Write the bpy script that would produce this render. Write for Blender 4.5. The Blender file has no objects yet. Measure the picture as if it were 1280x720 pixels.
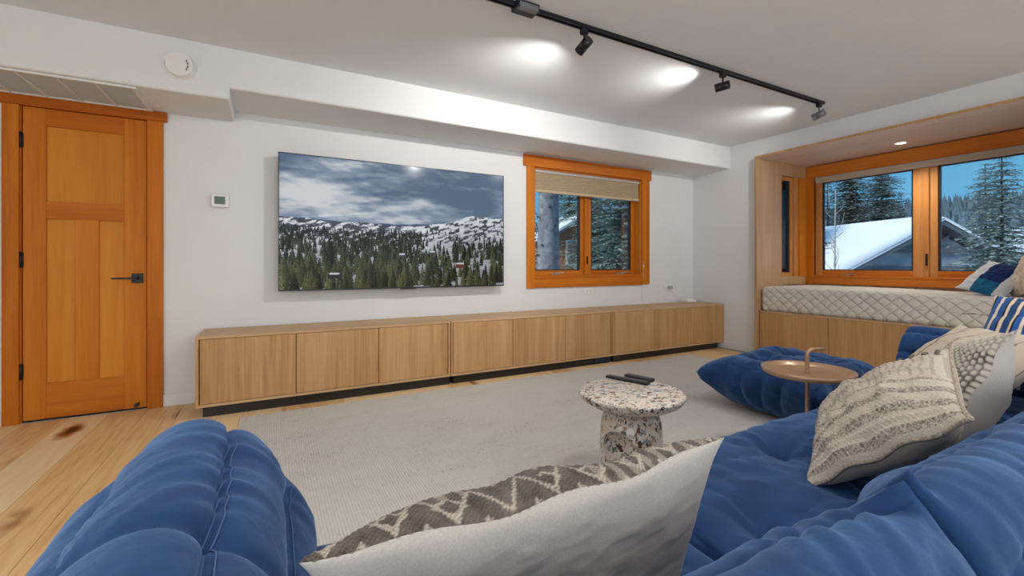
import bpy, bmesh, math, random
import numpy as np
from mathutils import Matrix, Vector

scene = bpy.context.scene
COL = scene.collection
random.seed(7)
RNG = np.random.default_rng(11)

# ------------------------------------------------------------------ camera
cam_d = bpy.data.cameras.new('camera')
cam_d.sensor_width = 36.0
cam_d.lens = 556.0 / 1280.0 * 36.0
cam_d.shift_y = -28.5 / 1280.0
cam_d.clip_start = 0.02
cam_d.clip_end = 600
cam = bpy.data.objects.new('camera', cam_d)
COL.objects.link(cam)
cam.location = (0, 0, 1.005)
cam.rotation_euler = (math.radians(90), 0, math.radians(-28.6))
scene.camera = cam

# ------------------------------------------------------------------ world / sun / exposure
world = bpy.data.worlds.new('world')
scene.world = world
world.use_nodes = True
wn, wl = world.node_tree.nodes, world.node_tree.links
wn.clear()
w_out = wn.new('ShaderNodeOutputWorld')
w_bg = wn.new('ShaderNodeBackground')
w_tc = wn.new('ShaderNodeTexCoord')
w_sep = wn.new('ShaderNodeSeparateXYZ')
w_ramp = wn.new('ShaderNodeValToRGB')
wl.new(w_tc.outputs['Generated'], w_sep.inputs[0])
wl.new(w_sep.outputs['Z'], w_ramp.inputs[0])
wl.new(w_ramp.outputs[0], w_bg.inputs[0])
wl.new(w_bg.outputs[0], w_out.inputs[0])
w_ramp.color_ramp.elements[0].position = 0.0
w_ramp.color_ramp.elements[0].color = (0.17, 0.52, 0.80, 1)
w_ramp.color_ramp.elements[1].position = 0.6
w_ramp.color_ramp.elements[1].color = (0.07, 0.30, 0.62, 1)
w_bg.inputs[1].default_value = 1.0

sun_d = bpy.data.lights.new('sun', 'SUN')
sun_d.energy = 4.2
sun_d.angle = math.radians(25)
sun_d.color = (1.0, 0.95, 0.9)
sun = bpy.data.objects.new('sun', sun_d)
COL.objects.link(sun)
sun.rotation_euler = Vector((1, 0, -0.6)).to_track_quat('-Z', 'Y').to_euler()
sun.location = (-8, 0, 8)


def area_light(name, loc, direction, sx, sy, power, color=(1, 1, 1)):
    d = bpy.data.lights.new(name, 'AREA')
    d.shape = 'RECTANGLE'
    d.size, d.size_y = sx, sy
    d.energy = power
    d.color = color
    o = bpy.data.objects.new(name, d)
    COL.objects.link(o)
    o.location = loc
    o.rotation_euler = Vector(direction).to_track_quat('-Z', 'Z').to_euler()
    return o


# unseen soft fill lamps added just inside the solid near and left walls
area_light('fill_light_near', (1.0, -3.42, 1.25), (0, 1, -0.03), 5.6, 2.1, 100, (0.86, 0.935, 1.0))
area_light('fill_light_left', (-2.93, -0.9, 1.3), (1, 0, -0.03), 3.2, 2.0, 45, (0.86, 0.935, 1.0))

DOWN_W = 36      # base watts of each added fill downlight

vs = scene.view_settings
vs.view_transform = 'Standard'
vs.look = 'None'
vs.exposure = 0.0
vs.gamma = 1.0
vs.use_curve_mapping = False


# ------------------------------------------------------------------ numpy noise
def _hash(ix, iy, iz, seed):
    h = (ix * 374761393 + iy * 668265263 + iz * 2147483647 + seed * 1442695041) & 0xffffffff
    h = ((h ^ (h >> 13)) * 1274126177) & 0xffffffff
    h = (h ^ (h >> 16)) & 0xffffffff
    return h.astype(np.float64) / 4294967295.0


def vnoise(x, y, z=0.0, seed=0):
    x = np.asarray(x, float); y = np.asarray(y, float); z = np.asarray(z, float) + np.zeros_like(x)
    ix, iy, iz = np.floor(x).astype(np.int64), np.floor(y).astype(np.int64), np.floor(z).astype(np.int64)
    fx, fy, fz = x - ix, y - iy, z - iz
    fx, fy, fz = (f * f * f * (f * (f * 6 - 15) + 10) for f in (fx, fy, fz))
    r = 0
    for dx in (0, 1):
        for dy in (0, 1):
            for dz in (0, 1):
                r = r + _hash(ix + dx, iy + dy, iz + dz, seed) * (fx if dx else 1 - fx) * (fy if dy else 1 - fy) * (fz if dz else 1 - fz)
    return r * 2 - 1


def fbm(x, y, z=0.0, octv=4, seed=0):
    a, s, r = 1.0, 0.0, 0.0
    for i in range(octv):
        r = r + a * vnoise(x * 2 ** i, y * 2 ** i, np.asarray(z) * 2 ** i, seed + i)
        s += a
        a *= 0.5
    return r / s


# ------------------------------------------------------------------ materials
MATS = {}


def new_mat(name):
    m = bpy.data.materials.new(name)
    m.use_nodes = True
    nt = m.node_tree
    b = nt.nodes['Principled BSDF']
    MATS[name] = m
    return m, nt, b


def L(nt, a, b):
    nt.links.new(a, b)


def N(nt, t, **kw):
    n = nt.nodes.new(t)
    for k, v in kw.items():
        setattr(n, k, v)
    return n


def ramp(nt, stops):
    r = N(nt, 'ShaderNodeValToRGB')
    e = r.color_ramp.elements
    while len(e) < len(stops):
        e.new(0.5)
    for i, (p, c) in enumerate(stops):
        e[i].position = p
        e[i].color = (*c, 1)
    return r


def math_node(nt, op, a, b=None, c=None):
    n = N(nt, 'ShaderNodeMath', operation=op)
    for i, v in enumerate((a, b, c)):
        if v is None:
            continue
        if isinstance(v, (int, float)):
            n.inputs[i].default_value = v
        else:
            L(nt, v, n.inputs[i])
    return n.outputs[0]


def bump(nt, b, height, strength=0.3, dist=0.01):
    n = N(nt, 'ShaderNodeBump')
    n.inputs['Strength'].default_value = strength
    n.inputs['Distance'].default_value = dist
    L(nt, height, n.inputs['Height'])
    L(nt, n.outputs[0], b.inputs['Normal'])


def plain(name, col, rough=0.5, metal=0.0, spec=0.5, nscale=0.0, namp=0.06, bumps=0.0):
    m, nt, b = new_mat(name)
    b.inputs['Roughness'].default_value = rough
    b.inputs['Metallic'].default_value = metal
    b.inputs['Specular IOR Level'].default_value = spec
    if nscale:
        tc = N(nt, 'ShaderNodeTexCoord')
        n = N(nt, 'ShaderNodeTexNoise')
        n.inputs['Scale'].default_value = nscale
        n.inputs['Detail'].default_value = 4
        L(nt, tc.outputs['Object'], n.inputs['Vector'])
        lo = tuple(max(0, c * (1 - namp)) for c in col)
        hi = tuple(min(1, c * (1 + namp)) for c in col)
        r = ramp(nt, [(0.3, lo), (0.7, hi)])
        L(nt, n.outputs[0], r.inputs[0])
        L(nt, r.outputs[0], b.inputs['Base Color'])
        if bumps:
            bump(nt, b, n.outputs[0], bumps, 0.005)
    else:
        b.inputs['Base Color'].default_value = (*col, 1)
    return m


def emis(name, col, s):
    m, nt, b = new_mat(name)
    b.inputs['Base Color'].default_value = (*col, 1)
    b.inputs['Emission Color'].default_value = (*col, 1)
    b.inputs['Emission Strength'].default_value = s
    return m


def wood(name, c_lo, c_mid, c_hi, axis=2, fine=60.0, stretch=0.04, rough=0.4, broad=0.5, rnd=0.0, bumps=0.05, spec=0.4):
    """straight-grained wood with grain running along the given local axis"""
    m, nt, b = new_mat(name)
    tc = N(nt, 'ShaderNodeTexCoord')
    oi = N(nt, 'ShaderNodeObjectInfo')
    add = N(nt, 'ShaderNodeVectorMath', operation='ADD')
    sc = N(nt, 'ShaderNodeVectorMath', operation='SCALE')
    comb = N(nt, 'ShaderNodeCombineXYZ')
    for i in range(3):
        L(nt, oi.outputs['Random'], comb.inputs[i])
    L(nt, comb.outputs[0], sc.inputs[0])
    sc.inputs['Scale'].default_value = 17.0
    L(nt, tc.outputs['Object'], add.inputs[0])
    L(nt, sc.outputs[0], add.inputs[1])
    mp = N(nt, 'ShaderNodeMapping')
    s = [1.0, 1.0, 1.0]
    s[axis] = stretch
    mp.inputs['Scale'].default_value = s
    L(nt, add.outputs[0], mp.inputs[0])
    n1 = N(nt, 'ShaderNodeTexNoise')
    n1.inputs['Scale'].default_value = fine
    n1.inputs['Detail'].default_value = 5
    n1.inputs['Roughness'].default_value = 0.65
    L(nt, mp.outputs[0], n1.inputs['Vector'])
    n2 = N(nt, 'ShaderNodeTexNoise')
    n2.inputs['Scale'].default_value = fine * 0.13
    n2.inputs['Detail'].default_value = 3
    n2.inputs['Distortion'].default_value = 0.6
    L(nt, mp.outputs[0], n2.inputs['Vector'])
    mix = math_node(nt, 'MULTIPLY_ADD', n2.outputs[0], broad, math_node(nt, 'MULTIPLY', n1.outputs[0], 1 - broad))
    if rnd:
        mix = math_node(nt, 'MULTIPLY_ADD', math_node(nt, 'SUBTRACT', oi.outputs['Random'], 0.5), rnd, mix)
    r = ramp(nt, [(0.32, c_lo), (0.5, c_mid), (0.68, c_hi)])
    L(nt, mix, r.inputs[0])
    L(nt, r.outputs[0], b.inputs['Base Color'])
    b.inputs['Roughness'].default_value = rough
    b.inputs['Specular IOR Level'].default_value = spec
    if bumps:
        bump(nt, b, n1.outputs[0], bumps, 0.002)
    return m


plain('wall_paint', (0.76, 0.77, 0.78), 0.85, nscale=3, namp=0.015)
plain('ceiling_paint', (0.75, 0.78, 0.82), 0.9, nscale=3, namp=0.015)
plain('white_trim', (0.78, 0.79, 0.80), 0.5)
plain('white_plastic', (0.80, 0.80, 0.79), 0.35)
plain('grille_white', (0.78, 0.79, 0.80), 0.5)
plain('black_metal', (0.012, 0.013, 0.017), 0.38, 0.3)
plain('track_black', (0.010, 0.011, 0.018), 0.3, 0.2)
plain('track_inner', (0.10, 0.13, 0.22), 0.3, 0.6)
plain('black_plastic', (0.016, 0.016, 0.018), 0.42)
plain('button_grey', (0.12, 0.12, 0.13), 0.5)
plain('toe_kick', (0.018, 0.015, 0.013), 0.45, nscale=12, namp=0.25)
plain('dark_gap', (0.01, 0.009, 0.008), 0.9)
plain('lcd', (0.10, 0.14, 0.11), 0.25)
plain('lcd_ink', (0.015, 0.03, 0.02), 0.4)
plain('steel', (0.55, 0.55, 0.56), 0.3, 0.9)
plain('bezel', (0.02, 0.021, 0.024), 0.3, 0.4)
plain('dark_gasket', (0.012, 0.015, 0.02), 0.5)
plain('copper_tray', (0.44, 0.27, 0.165), 0.30, 0.35, nscale=8, namp=0.04)
plain('lamp_pale', (0.42, 0.42, 0.43), 0.5)
plain('lamp_grey', (0.20, 0.21, 0.23), 0.4, 0.3)
emis('lamp_lens', (1.0, 0.95, 0.88), 6.0)
emis('downlight_glow', (1.0, 0.93, 0.82), 4.0)
wood('fir', (0.42, 0.105, 0.006), (0.56, 0.165, 0.010), (0.66, 0.235, 0.022), 2, 55, 0.05, 0.45, 0.6, 0.12, spec=0.2)
wood('fir_panel', (0.52, 0.165, 0.012), (0.64, 0.235, 0.022), (0.72, 0.31, 0.045), 2, 40, 0.06, 0.42, 0.7, 0.12, spec=0.2)
wood('fir_y', (0.42, 0.105, 0.010), (0.57, 0.17, 0.020), (0.66, 0.24, 0.04), 1, 55, 0.05, 0.45, 0.6, 0.08, spec=0.2)
wood('fir_x', (0.38, 0.085, 0.005), (0.52, 0.140, 0.009), (0.63, 0.215, 0.020), 0, 55, 0.05, 0.45, 0.6, 0.12, spec=0.2)
wood('fir_light', (0.48, 0.18, 0.045), (0.60, 0.26, 0.075), (0.70, 0.35, 0.12), 2, 60, 0.05, 0.4, 0.5, 0.06)
wood('oak', (0.36, 0.185, 0.072), (0.52, 0.295, 0.125), (0.62, 0.385, 0.185), 2, 75, 0.035, 0.5, 0.42, 0.05)
wood('oak_x', (0.46, 0.28, 0.13), (0.56, 0.36, 0.19), (0.64, 0.44, 0.25), 0, 60, 0.04, 0.5, 0.4, 0.03)
wood('maple_panel', (0.42, 0.25, 0.125), (0.52, 0.33, 0.185), (0.60, 0.41, 0.25), 2, 45, 0.05, 0.5, 0.45)
wood('maple_soffit', (0.60, 0.45, 0.36), (0.68, 0.53, 0.44), (0.74, 0.60, 0.51), 1, 40, 0.06, 0.6, 0.45)


def floor_mat():
    m, nt, b = new_mat('hickory_floor')
    tc = N(nt, 'ShaderNodeTexCoord')
    oi = N(nt, 'ShaderNodeObjectInfo')
    comb = N(nt, 'ShaderNodeCombineXYZ')
    for i in range(3):
        L(nt, oi.outputs['Random'], comb.inputs[i])
    sc = N(nt, 'ShaderNodeVectorMath', operation='SCALE')
    sc.inputs['Scale'].default_value = 41.0
    L(nt, comb.outputs[0], sc.inputs[0])
    geo = N(nt, 'ShaderNodeNewGeometry')
    add = N(nt, 'ShaderNodeVectorMath', operation='ADD')
    L(nt, geo.outputs['Position'], add.inputs[0])
    L(nt, sc.outputs[0], add.inputs[1])
    mp = N(nt, 'ShaderNodeMapping')
    mp.inputs['Scale'].default_value = (1, 0.09, 1)
    L(nt, add.outputs[0], mp.inputs[0])
    # cathedral figure
    n1 = N(nt, 'ShaderNodeTexNoise')
    n1.inputs['Scale'].default_value = 3.2
    n1.inputs['Detail'].default_value = 2
    n1.inputs['Distortion'].default_value = 0.4
    L(nt, mp.outputs[0], n1.inputs['Vector'])
    rings = math_node(nt, 'SINE', math_node(nt, 'MULTIPLY', n1.outputs[0], 75.0))
    fine = N(nt, 'ShaderNodeTexNoise')
    fine.inputs['Scale'].default_value = 60
    fine.inputs['Detail'].default_value = 4
    L(nt, mp.outputs[0], fine.inputs['Vector'])
    base = math_node(nt, 'MULTIPLY_ADD', rings, 0.05, math_node(nt, 'MULTIPLY_ADD', math_node(nt, 'SUBTRACT', fine.outputs[0], 0.5), 0.45, 0.5))
    base = math_node(nt, 'MULTIPLY_ADD', math_node(nt, 'SUBTRACT', oi.outputs['Random'], 0.5), 0.40, base)
    r = ramp(nt, [(0.22, (0.88, 0.67, 0.41)), (0.48, (0.83, 0.58, 0.30)), (0.66, (0.76, 0.47, 0.21)), (0.86, (0.50, 0.25, 0.09))])
    L(nt, base, r.inputs[0])
    # knots
    mpk = N(nt, 'ShaderNodeMapping')
    mpk.inputs['Scale'].default_value = (1, 0.38, 1)
    L(nt, add.outputs[0], mpk.inputs[0])
    vor = N(nt, 'ShaderNodeTexVoronoi')
    vor.inputs['Scale'].default_value = 2.3
    L(nt, mpk.outputs[0], vor.inputs['Vector'])
    wob = N(nt, 'ShaderNodeTexNoise')
    wob.inputs['Scale'].default_value = 14
    L(nt, add.outputs[0], wob.inputs['Vector'])
    kd = math_node(nt, 'MULTIPLY_ADD', math_node(nt, 'SUBTRACT', wob.outputs[0], 0.5), 0.12, vor.outputs['Distance'])
    kr = ramp(nt, [(0.03, (0.09, 0.025, 0.008)), (0.075, (0.38, 0.17, 0.06)), (0.16, (1, 1, 1))])
    L(nt, kd, kr.inputs[0])
    mul = N(nt, 'ShaderNodeMix', data_type='RGBA', blend_type='MULTIPLY')
    mul.inputs[0].default_value = 1.0
    L(nt, r.outputs[0], mul.inputs[6])
    L(nt, kr.outputs[0], mul.inputs[7])
    L(nt, mul.outputs[2], b.inputs['Base Color'])
    b.inputs['Roughness'].default_value = 0.42
    b.inputs['Specular IOR Level'].default_value = 0.35
    bump(nt, b, fine.outputs[0], 0.06, 0.002)


floor_mat()


def rug_mat():
    m, nt, b = new_mat('rug_wool')
    tc = N(nt, 'ShaderNodeTexCoord')
    # dark flecks that follow the cross-rib, patchy
    mp = N(nt, 'ShaderNodeMapping')
    mp.inputs['Scale'].default_value = (1, 0.16, 1)
    L(nt, tc.outputs['Object'], mp.inputs[0])
    fl = N(nt, 'ShaderNodeTexNoise')
    fl.inputs['Scale'].default_value = 170
    fl.inputs['Detail'].default_value = 2
    L(nt, mp.outputs[0], fl.inputs['Vector'])
    mp2 = N(nt, 'ShaderNodeMapping')
    mp2.inputs['Scale'].default_value = (0.45, 1, 1)
    L(nt, tc.outputs['Object'], mp2.inputs[0])
    pa = N(nt, 'ShaderNodeTexNoise')
    pa.inputs['Scale'].default_value = 5.5
    pa.inputs['Detail'].default_value = 5
    pa.inputs['Roughness'].default_value = 0.7
    L(nt, mp2.outputs[0], pa.inputs['Vector'])
    k = math_node(nt, 'MULTIPLY_ADD', math_node(nt, 'SUBTRACT', pa.outputs[0], 0.5), 0.75, fl.outputs[0])
    r = ramp(nt, [(0.36, (0.66, 0.63, 0.59)), (0.68, (0.60, 0.565, 0.525)), (0.78, (0.38, 0.35, 0.32)), (0.88, (0.17, 0.155, 0.14))])
    L(nt, k, r.inputs[0])
    wv = N(nt, 'ShaderNodeTexWave', wave_type='BANDS', bands_direction='X')
    wv.inputs['Scale'].default_value = 26
    wv.inputs['Distortion'].default_value = 0.6
    L(nt, tc.outputs['Object'], wv.inputs['Vector'])
    mul = N(nt, 'ShaderNodeMix', data_type='RGBA', blend_type='MULTIPLY')
    mul.inputs[0].default_value = 1.0
    wr = ramp(nt, [(0.0, (0.86, 0.86, 0.86)), (0.5, (1, 1, 1))])
    L(nt, wv.outputs[0], wr.inputs[0])
    L(nt, r.outputs[0], mul.inputs[6])
    L(nt, wr.outputs[0], mul.inputs[7])
    L(nt, mul.outputs[2], b.inputs['Base Color'])
    b.inputs['Roughness'].default_value = 0.95
    b.inputs['Specular IOR Level'].default_value = 0.1
    bump(nt, b, wv.outputs[0], 0.5, 0.004)


rug_mat()


def velvet(name, lo, hi):
    m, nt, b = new_mat(name)
    tc = N(nt, 'ShaderNodeTexCoord')
    n = N(nt, 'ShaderNodeTexNoise')
    n.inputs['Scale'].default_value = 9
    n.inputs['Detail'].default_value = 6
    n.inputs['Distortion'].default_value = 0.6
    L(nt, tc.outputs['Object'], n.inputs['Vector'])
    r = ramp(nt, [(0.33, lo), (0.68, hi)])
    L(nt, n.outputs[0], r.inputs[0])
    L(nt, r.outputs[0], b.inputs['Base Color'])
    b.inputs['Roughness'].default_value = 0.75
    b.inputs['Specular IOR Level'].default_value = 0.25
    b.inputs['Sheen Weight'].default_value = 0.5
    b.inputs['Sheen Roughness'].default_value = 0.45
    b.inputs['Sheen Tint'].default_value = (0.35, 0.58, 1.0, 1)
    mp = N(nt, 'ShaderNodeMapping')
    mp.inputs['Scale'].default_value = (1.0, 1.0, 1.6)
    L(nt, tc.outputs['Object'], mp.inputs[0])
    n2 = N(nt, 'ShaderNodeTexNoise')
    n2.inputs['Scale'].default_value = 22
    n2.inputs['Detail'].default_value = 2
    n2.inputs['Distortion'].default_value = 0.2
    L(nt, mp.outputs[0], n2.inputs['Vector'])
    bump(nt, b, n2.outputs[0], 0.16, 0.02)
    return m


velvet('blue_velvet', (0.005, 0.029, 0.104), (0.010, 0.050, 0.158))
velvet('cushion_velvet', (0.004, 0.020, 0.085), (0.009, 0.036, 0.135))
plain('stitch_blue', (0.07, 0.14, 0.30), 0.8)


def terrazzo():
    m, nt, b = new_mat('terrazzo')
    tc = N(nt, 'ShaderNodeTexCoord')
    col = None
    base = (0.70, 0.61, 0.53)
    prev = None
    for scale, th, seed in ((42, 0.52, 0.0), (82, 0.52, 3.7)):
        mp = N(nt, 'ShaderNodeMapping')
        mp.inputs['Location'].default_value = (seed, seed * 1.7, seed * 0.3)
        mp.inputs['Scale'].default_value = (1.0, 1.25, 0.8)
        L(nt, tc.outputs['Object'], mp.inputs[0])
        wn_ = N(nt, 'ShaderNodeTexNoise')
        wn_.inputs['Scale'].default_value = scale * 0.8
        L(nt, mp.outputs[0], wn_.inputs['Vector'])
        mixv = N(nt, 'ShaderNodeMix', data_type='VECTOR')
        mixv.inputs[0].default_value = 0.035
        L(nt, mp.outputs[0], mixv.inputs[4])
        L(nt, wn_.outputs['Color'], mixv.inputs[5])
        v = N(nt, 'ShaderNodeTexVoronoi', feature='F1', distance='CHEBYCHEV')
        v.inputs['Scale'].default_value = scale
        L(nt, mixv.outputs[1], v.inputs['Vector'])
        sep = N(nt, 'ShaderNodeSeparateColor')
        L(nt, v.outputs['Color'], sep.inputs[0])
        chips = ramp(nt, [(0.0, (0.10, 0.035, 0.022)), (0.16, (0.045, 0.05, 0.055)), (0.32, (0.10, 0.14, 0.10)),
                          (0.46, (0.22, 0.29, 0.33)), (0.60, (0.33, 0.17, 0.08)), (0.74, (0.40, 0.30, 0.22)), (0.88, (0.82, 0.80, 0.77))])
        chips.color_ramp.interpolation = 'CONSTANT'
        L(nt, sep.outputs[0], chips.inputs[0])
        pick = math_node(nt, 'LESS_THAN', v.outputs['Distance'], math_node(nt, 'MULTIPLY', sep.outputs[1], th))
        on = math_node(nt, 'MULTIPLY', pick, math_node(nt, 'GREATER_THAN', sep.outputs[2], 0.22))
        mx = N(nt, 'ShaderNodeMix', data_type='RGBA')
        L(nt, on, mx.inputs[0])
        if prev is None:
            mx.inputs[6].default_value = (*base, 1)
        else:
            L(nt, prev, mx.inputs[6])
        L(nt, chips.outputs[0], mx.inputs[7])
        prev = mx.outputs[2]
    L(nt, prev, b.inputs['Base Color'])
    b.inputs['Roughness'].default_value = 0.45


terrazzo()


def glass_mat():
    m, nt, b = new_mat('window_glass')
    nt.nodes.remove(b)
    out = nt.nodes['Material Output']
    tr = N(nt, 'ShaderNodeBsdfTransparent')
    tr.inputs[0].default_value = (0.93, 0.96, 0.97, 1)
    gl = N(nt, 'ShaderNodeBsdfGlossy')
    gl.inputs['Roughness'].default_value = 0.02
    fr = N(nt, 'ShaderNodeFresnel')
    fr.inputs[0].default_value = 1.35
    mx = N(nt, 'ShaderNodeMixShader')
    L(nt, fr.outputs[0], mx.inputs[0])
    L(nt, tr.outputs[0], mx.inputs[1])
    L(nt, gl.outputs[0], mx.inputs[2])
    L(nt, mx.outputs[0], out.inputs[0])


glass_mat()


def cloth(name, col, scale=320, namp=0.08, bumps=0.3, sheen=0.2, rough=0.9):
    m, nt, b = new_mat(name)
    tc = N(nt, 'ShaderNodeTexCoord')
    n = N(nt, 'ShaderNodeTexNoise')
    n.inputs['Scale'].default_value = scale
    n.inputs['Detail'].default_value = 2
    L(nt, tc.outputs['Object'], n.inputs['Vector'])
    n3 = N(nt, 'ShaderNodeTexNoise')
    n3.inputs['Scale'].default_value = 10
    n3.inputs['Distortion'].default_value = 1.0
    L(nt, tc.outputs['Object'], n3.inputs['Vector'])
    r = ramp(nt, [(0.3, tuple(c * (1 - namp) for c in col)), (0.7, tuple(min(1, c * (1 + namp)) for c in col))])
    L(nt, n.outputs[0], r.inputs[0])
    L(nt, r.outputs[0], b.inputs['Base Color'])
    b.inputs['Roughness'].default_value = rough
    b.inputs['Specular IOR Level'].default_value = 0.15
    b.inputs['Sheen Weight'].default_value = sheen
    h = math_node(nt, 'MULTIPLY_ADD', n3.outputs[0], 2.0, math_node(nt, 'MULTIPLY', n.outputs[0], 0.35))
    bump(nt, b, h, bumps, 0.006)
    return m


cloth('linen_white', (0.47, 0.435, 0.40), bumps=0.12)
cloth('linen_beige', (0.56, 0.47, 0.37))


def quilt_mat():
    m, nt, b = new_mat('mattress_quilt')
    tc = N(nt, 'ShaderNodeTexCoord')
    sep = N(nt, 'ShaderNodeSeparateXYZ')
    L(nt, tc.outputs['Object'], sep.inputs[0])
    hor = math_node(nt, 'ADD', sep.outputs[1], 0.0)
    ver = math_node(nt, 'ADD', sep.outputs[2], sep.outputs[0])
    gs = []
    for sg in (1.0, -1.0):
        q = math_node(nt, 'FRACT', math_node(nt, 'DIVIDE', math_node(nt, 'MULTIPLY_ADD', ver, 1.15 * sg, hor), 0.105))
        g = math_node(nt, 'MINIMUM', q, math_node(nt, 'SUBTRACT', 1.0, q))
        gs.append(g)
    g = math_node(nt, 'MINIMUM', gs[0], gs[1])
    r = ramp(nt, [(0.012, (0.47, 0.43, 0.385)), (0.04, (0.68, 0.635, 0.58))])
    L(nt, g, r.inputs[0])
    L(nt, r.outputs[0], b.inputs['Base Color'])
    b.inputs['Roughness'].default_value = 0.9
    b.inputs['Specular IOR Level'].default_value = 0.15
    b.inputs['Sheen Weight'].default_value = 0.2
    hr = ramp(nt, [(0.0, (0, 0, 0)), (0.12, (0.75, 0.75, 0.75)), (0.5, (1, 1, 1))])
    L(nt, g, hr.inputs[0])
    n = N(nt, 'ShaderNodeTexNoise')
    n.inputs['Scale'].default_value = 55
    L(nt, tc.outputs['Object'], n.inputs['Vector'])
    bump(nt, b, math_node(nt, 'MULTIPLY_ADD', n.outputs[0], 0.25, hr.outputs[0]), 0.8, 0.008)


quilt_mat()
cloth('shade_fabric', (0.55, 0.44, 0.29), 200, 0.05, 0.2)
cloth('fluffy_cream', (0.66, 0.53, 0.40), 90, 0.18, 1.0, 0.5)
cloth('cord_white', (0.7, 0.7, 0.7))


def vcol_mat(name, rough=0.95, knit=None, sheen=0.1, strength=0.6):
    """cloth whose printed / woven colours sit in a colour attribute"""
    m, nt, b = new_mat(name)
    a = N(nt, 'ShaderNodeVertexColor', layer_name='weave')
    L(nt, a.outputs[0], b.inputs['Base Color'])
    b.inputs['Roughness'].default_value = rough
    b.inputs['Specular IOR Level'].default_value = 0.12
    b.inputs['Sheen Weight'].default_value = sheen
    tc = N(nt, 'ShaderNodeTexCoord')
    n = N(nt, 'ShaderNodeTexNoise')
    n.inputs['Scale'].default_value = knit or 300
    L(nt, tc.outputs['Object'], n.inputs['Vector'])
    bump(nt, b, n.outputs[0], strength, 0.004)
    return m


vcol_mat('woven_cover', knit=260)
vcol_mat('knit_cover', knit=180, strength=0.9)
vcol_mat('striped_cover', knit=300, strength=0.2)


def screen_mat():
    m, nt, b = new_mat('tv_picture')
    a = N(nt, 'ShaderNodeVertexColor', layer_name='picture')
    b.inputs['Base Color'].default_value = (0.004, 0.004, 0.005, 1)
    b.inputs['Roughness'].default_value = 0.16
    b.inputs['Specular IOR Level'].default_value = 0.08
    L(nt, a.outputs[0], b.inputs['Emission Color'])
    b.inputs['Emission Strength'].default_value = 0.92


screen_mat()
plain('snow', (0.86, 0.89, 0.93), 0.9, nscale=0.8, namp=0.03)
plain('house_grey', (0.34, 0.385, 0.45), 0.8, nscale=4, namp=0.1)
plain('house_dark', (0.12, 0.14, 0.17), 0.7)
plain('house_brown', (0.30, 0.15, 0.09), 0.8, nscale=6, namp=0.2)
plain('house_white', (0.55, 0.56, 0.56), 0.6)
plain('house_pane', (0.13, 0.16, 0.19), 0.15)
plain('house_pane_warm', (0.24, 0.19, 0.15), 0.3)
plain('bark_grey', (0.17, 0.172, 0.18), 0.95, nscale=9, namp=0.45, bumps=0.8)
plain('bark_dark', (0.06, 0.052, 0.05), 0.95, nscale=14, namp=0.4)
plain('bark_pale', (0.30, 0.30, 0.29), 0.9, nscale=20, namp=0.3)
plain('needles_dark', (0.10, 0.15, 0.14), 0.9, nscale=3, namp=0.5)
plain('needles_pine', (0.21, 0.27, 0.23), 0.9, nscale=3, namp=0.5)
plain('needles_blue', (0.23, 0.31, 0.295), 0.9, nscale=2.5, namp=0.5)
plain('needles_far', (0.075, 0.12, 0.15), 0.95, nscale=0.05, namp=0.3)


# ------------------------------------------------------------------ object helpers
def mat(n):
    return MATS[n]


def link(o, parent=None):
    COL.objects.link(o)
    if parent is not None:
        o.parent = parent
    return o


def wpos(o):
    p = Vector((0, 0, 0))
    while o is not None:
        p += o.location
        o = o.parent
    return p


def tag(o, label=None, cat=None, group=None, kind=None):
    if label:
        o['label'] = label
    if cat:
        o['category'] = cat
    if group:
        o['group'] = group
    if kind:
        o['kind'] = kind
    return o


def thing(name, loc, label=None, cat=None, group=None, kind=None):
    o = bpy.data.objects.new(name, None)
    o.empty_display_size = 0.05
    link(o)
    o.location = loc
    return tag(o, label, cat, group, kind)


def mesh_obj(name, verts, faces, material, parent=None, smooth=False, local=False):
    """verts in world coordinates (translated to the parent's frame unless local)"""
    V = np.asarray(verts, dtype=np.float64).reshape(-1, 3)
    if parent is not None and not local:
        V = V - np.array(wpos(parent))
    me = bpy.data.meshes.new(name)
    me.from_pydata(V.tolist(), [], faces if isinstance(faces, list) else faces.tolist())
    me.update()
    if smooth:
        me.polygons.foreach_set('use_smooth', np.ones(len(me.polygons), dtype=bool))
    me.materials.append(mat(material) if isinstance(material, str) else material)
    o = bpy.data.objects.new(name, me)
    return link(o, parent)


def bm_obj(name, bm, material, parent=None, smooth=False, local=False):
    if parent is not None and not local:
        bmesh.ops.translate(bm, verts=bm.verts, vec=-wpos(parent))
    me = bpy.data.meshes.new(name)
    bm.to_mesh(me)
    bm.free()
    if smooth:
        me.polygons.foreach_set('use_smooth', np.ones(len(me.polygons), dtype=bool))
    me.materials.append(mat(material))
    o = bpy.data.objects.new(name, me)
    return link(o, parent)


def add_box(bm, lo, hi, bevel=0.0, seg=1):
    lo, hi = Vector(lo), Vector(hi)
    r = bmesh.ops.create_cube(bm, size=1.0)
    vs_ = r['verts']
    for v in vs_:
        v.co = Vector((lo[i] + (v.co[i] + 0.5) * (hi[i] - lo[i]) for i in range(3)))
    if bevel > 0:
        es = list({e for v in vs_ for e in v.link_edges})
        bmesh.ops.bevel(bm, geom=es, offset=bevel, segments=seg, affect='EDGES', profile=0.5)
    return vs_


def box(name, lo, hi, material, parent=None, bevel=0.0, seg=1):
    bm = bmesh.new()
    add_box(bm, lo, hi, bevel, seg)
    return bm_obj(name, bm, material, parent)


def boxes(name, lst, material, parent=None, bevel=0.0, seg=1):
    bm = bmesh.new()
    for lo, hi in lst:
        add_box(bm, lo, hi, bevel, seg)
    return bm_obj(name, bm, material, parent)


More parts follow.
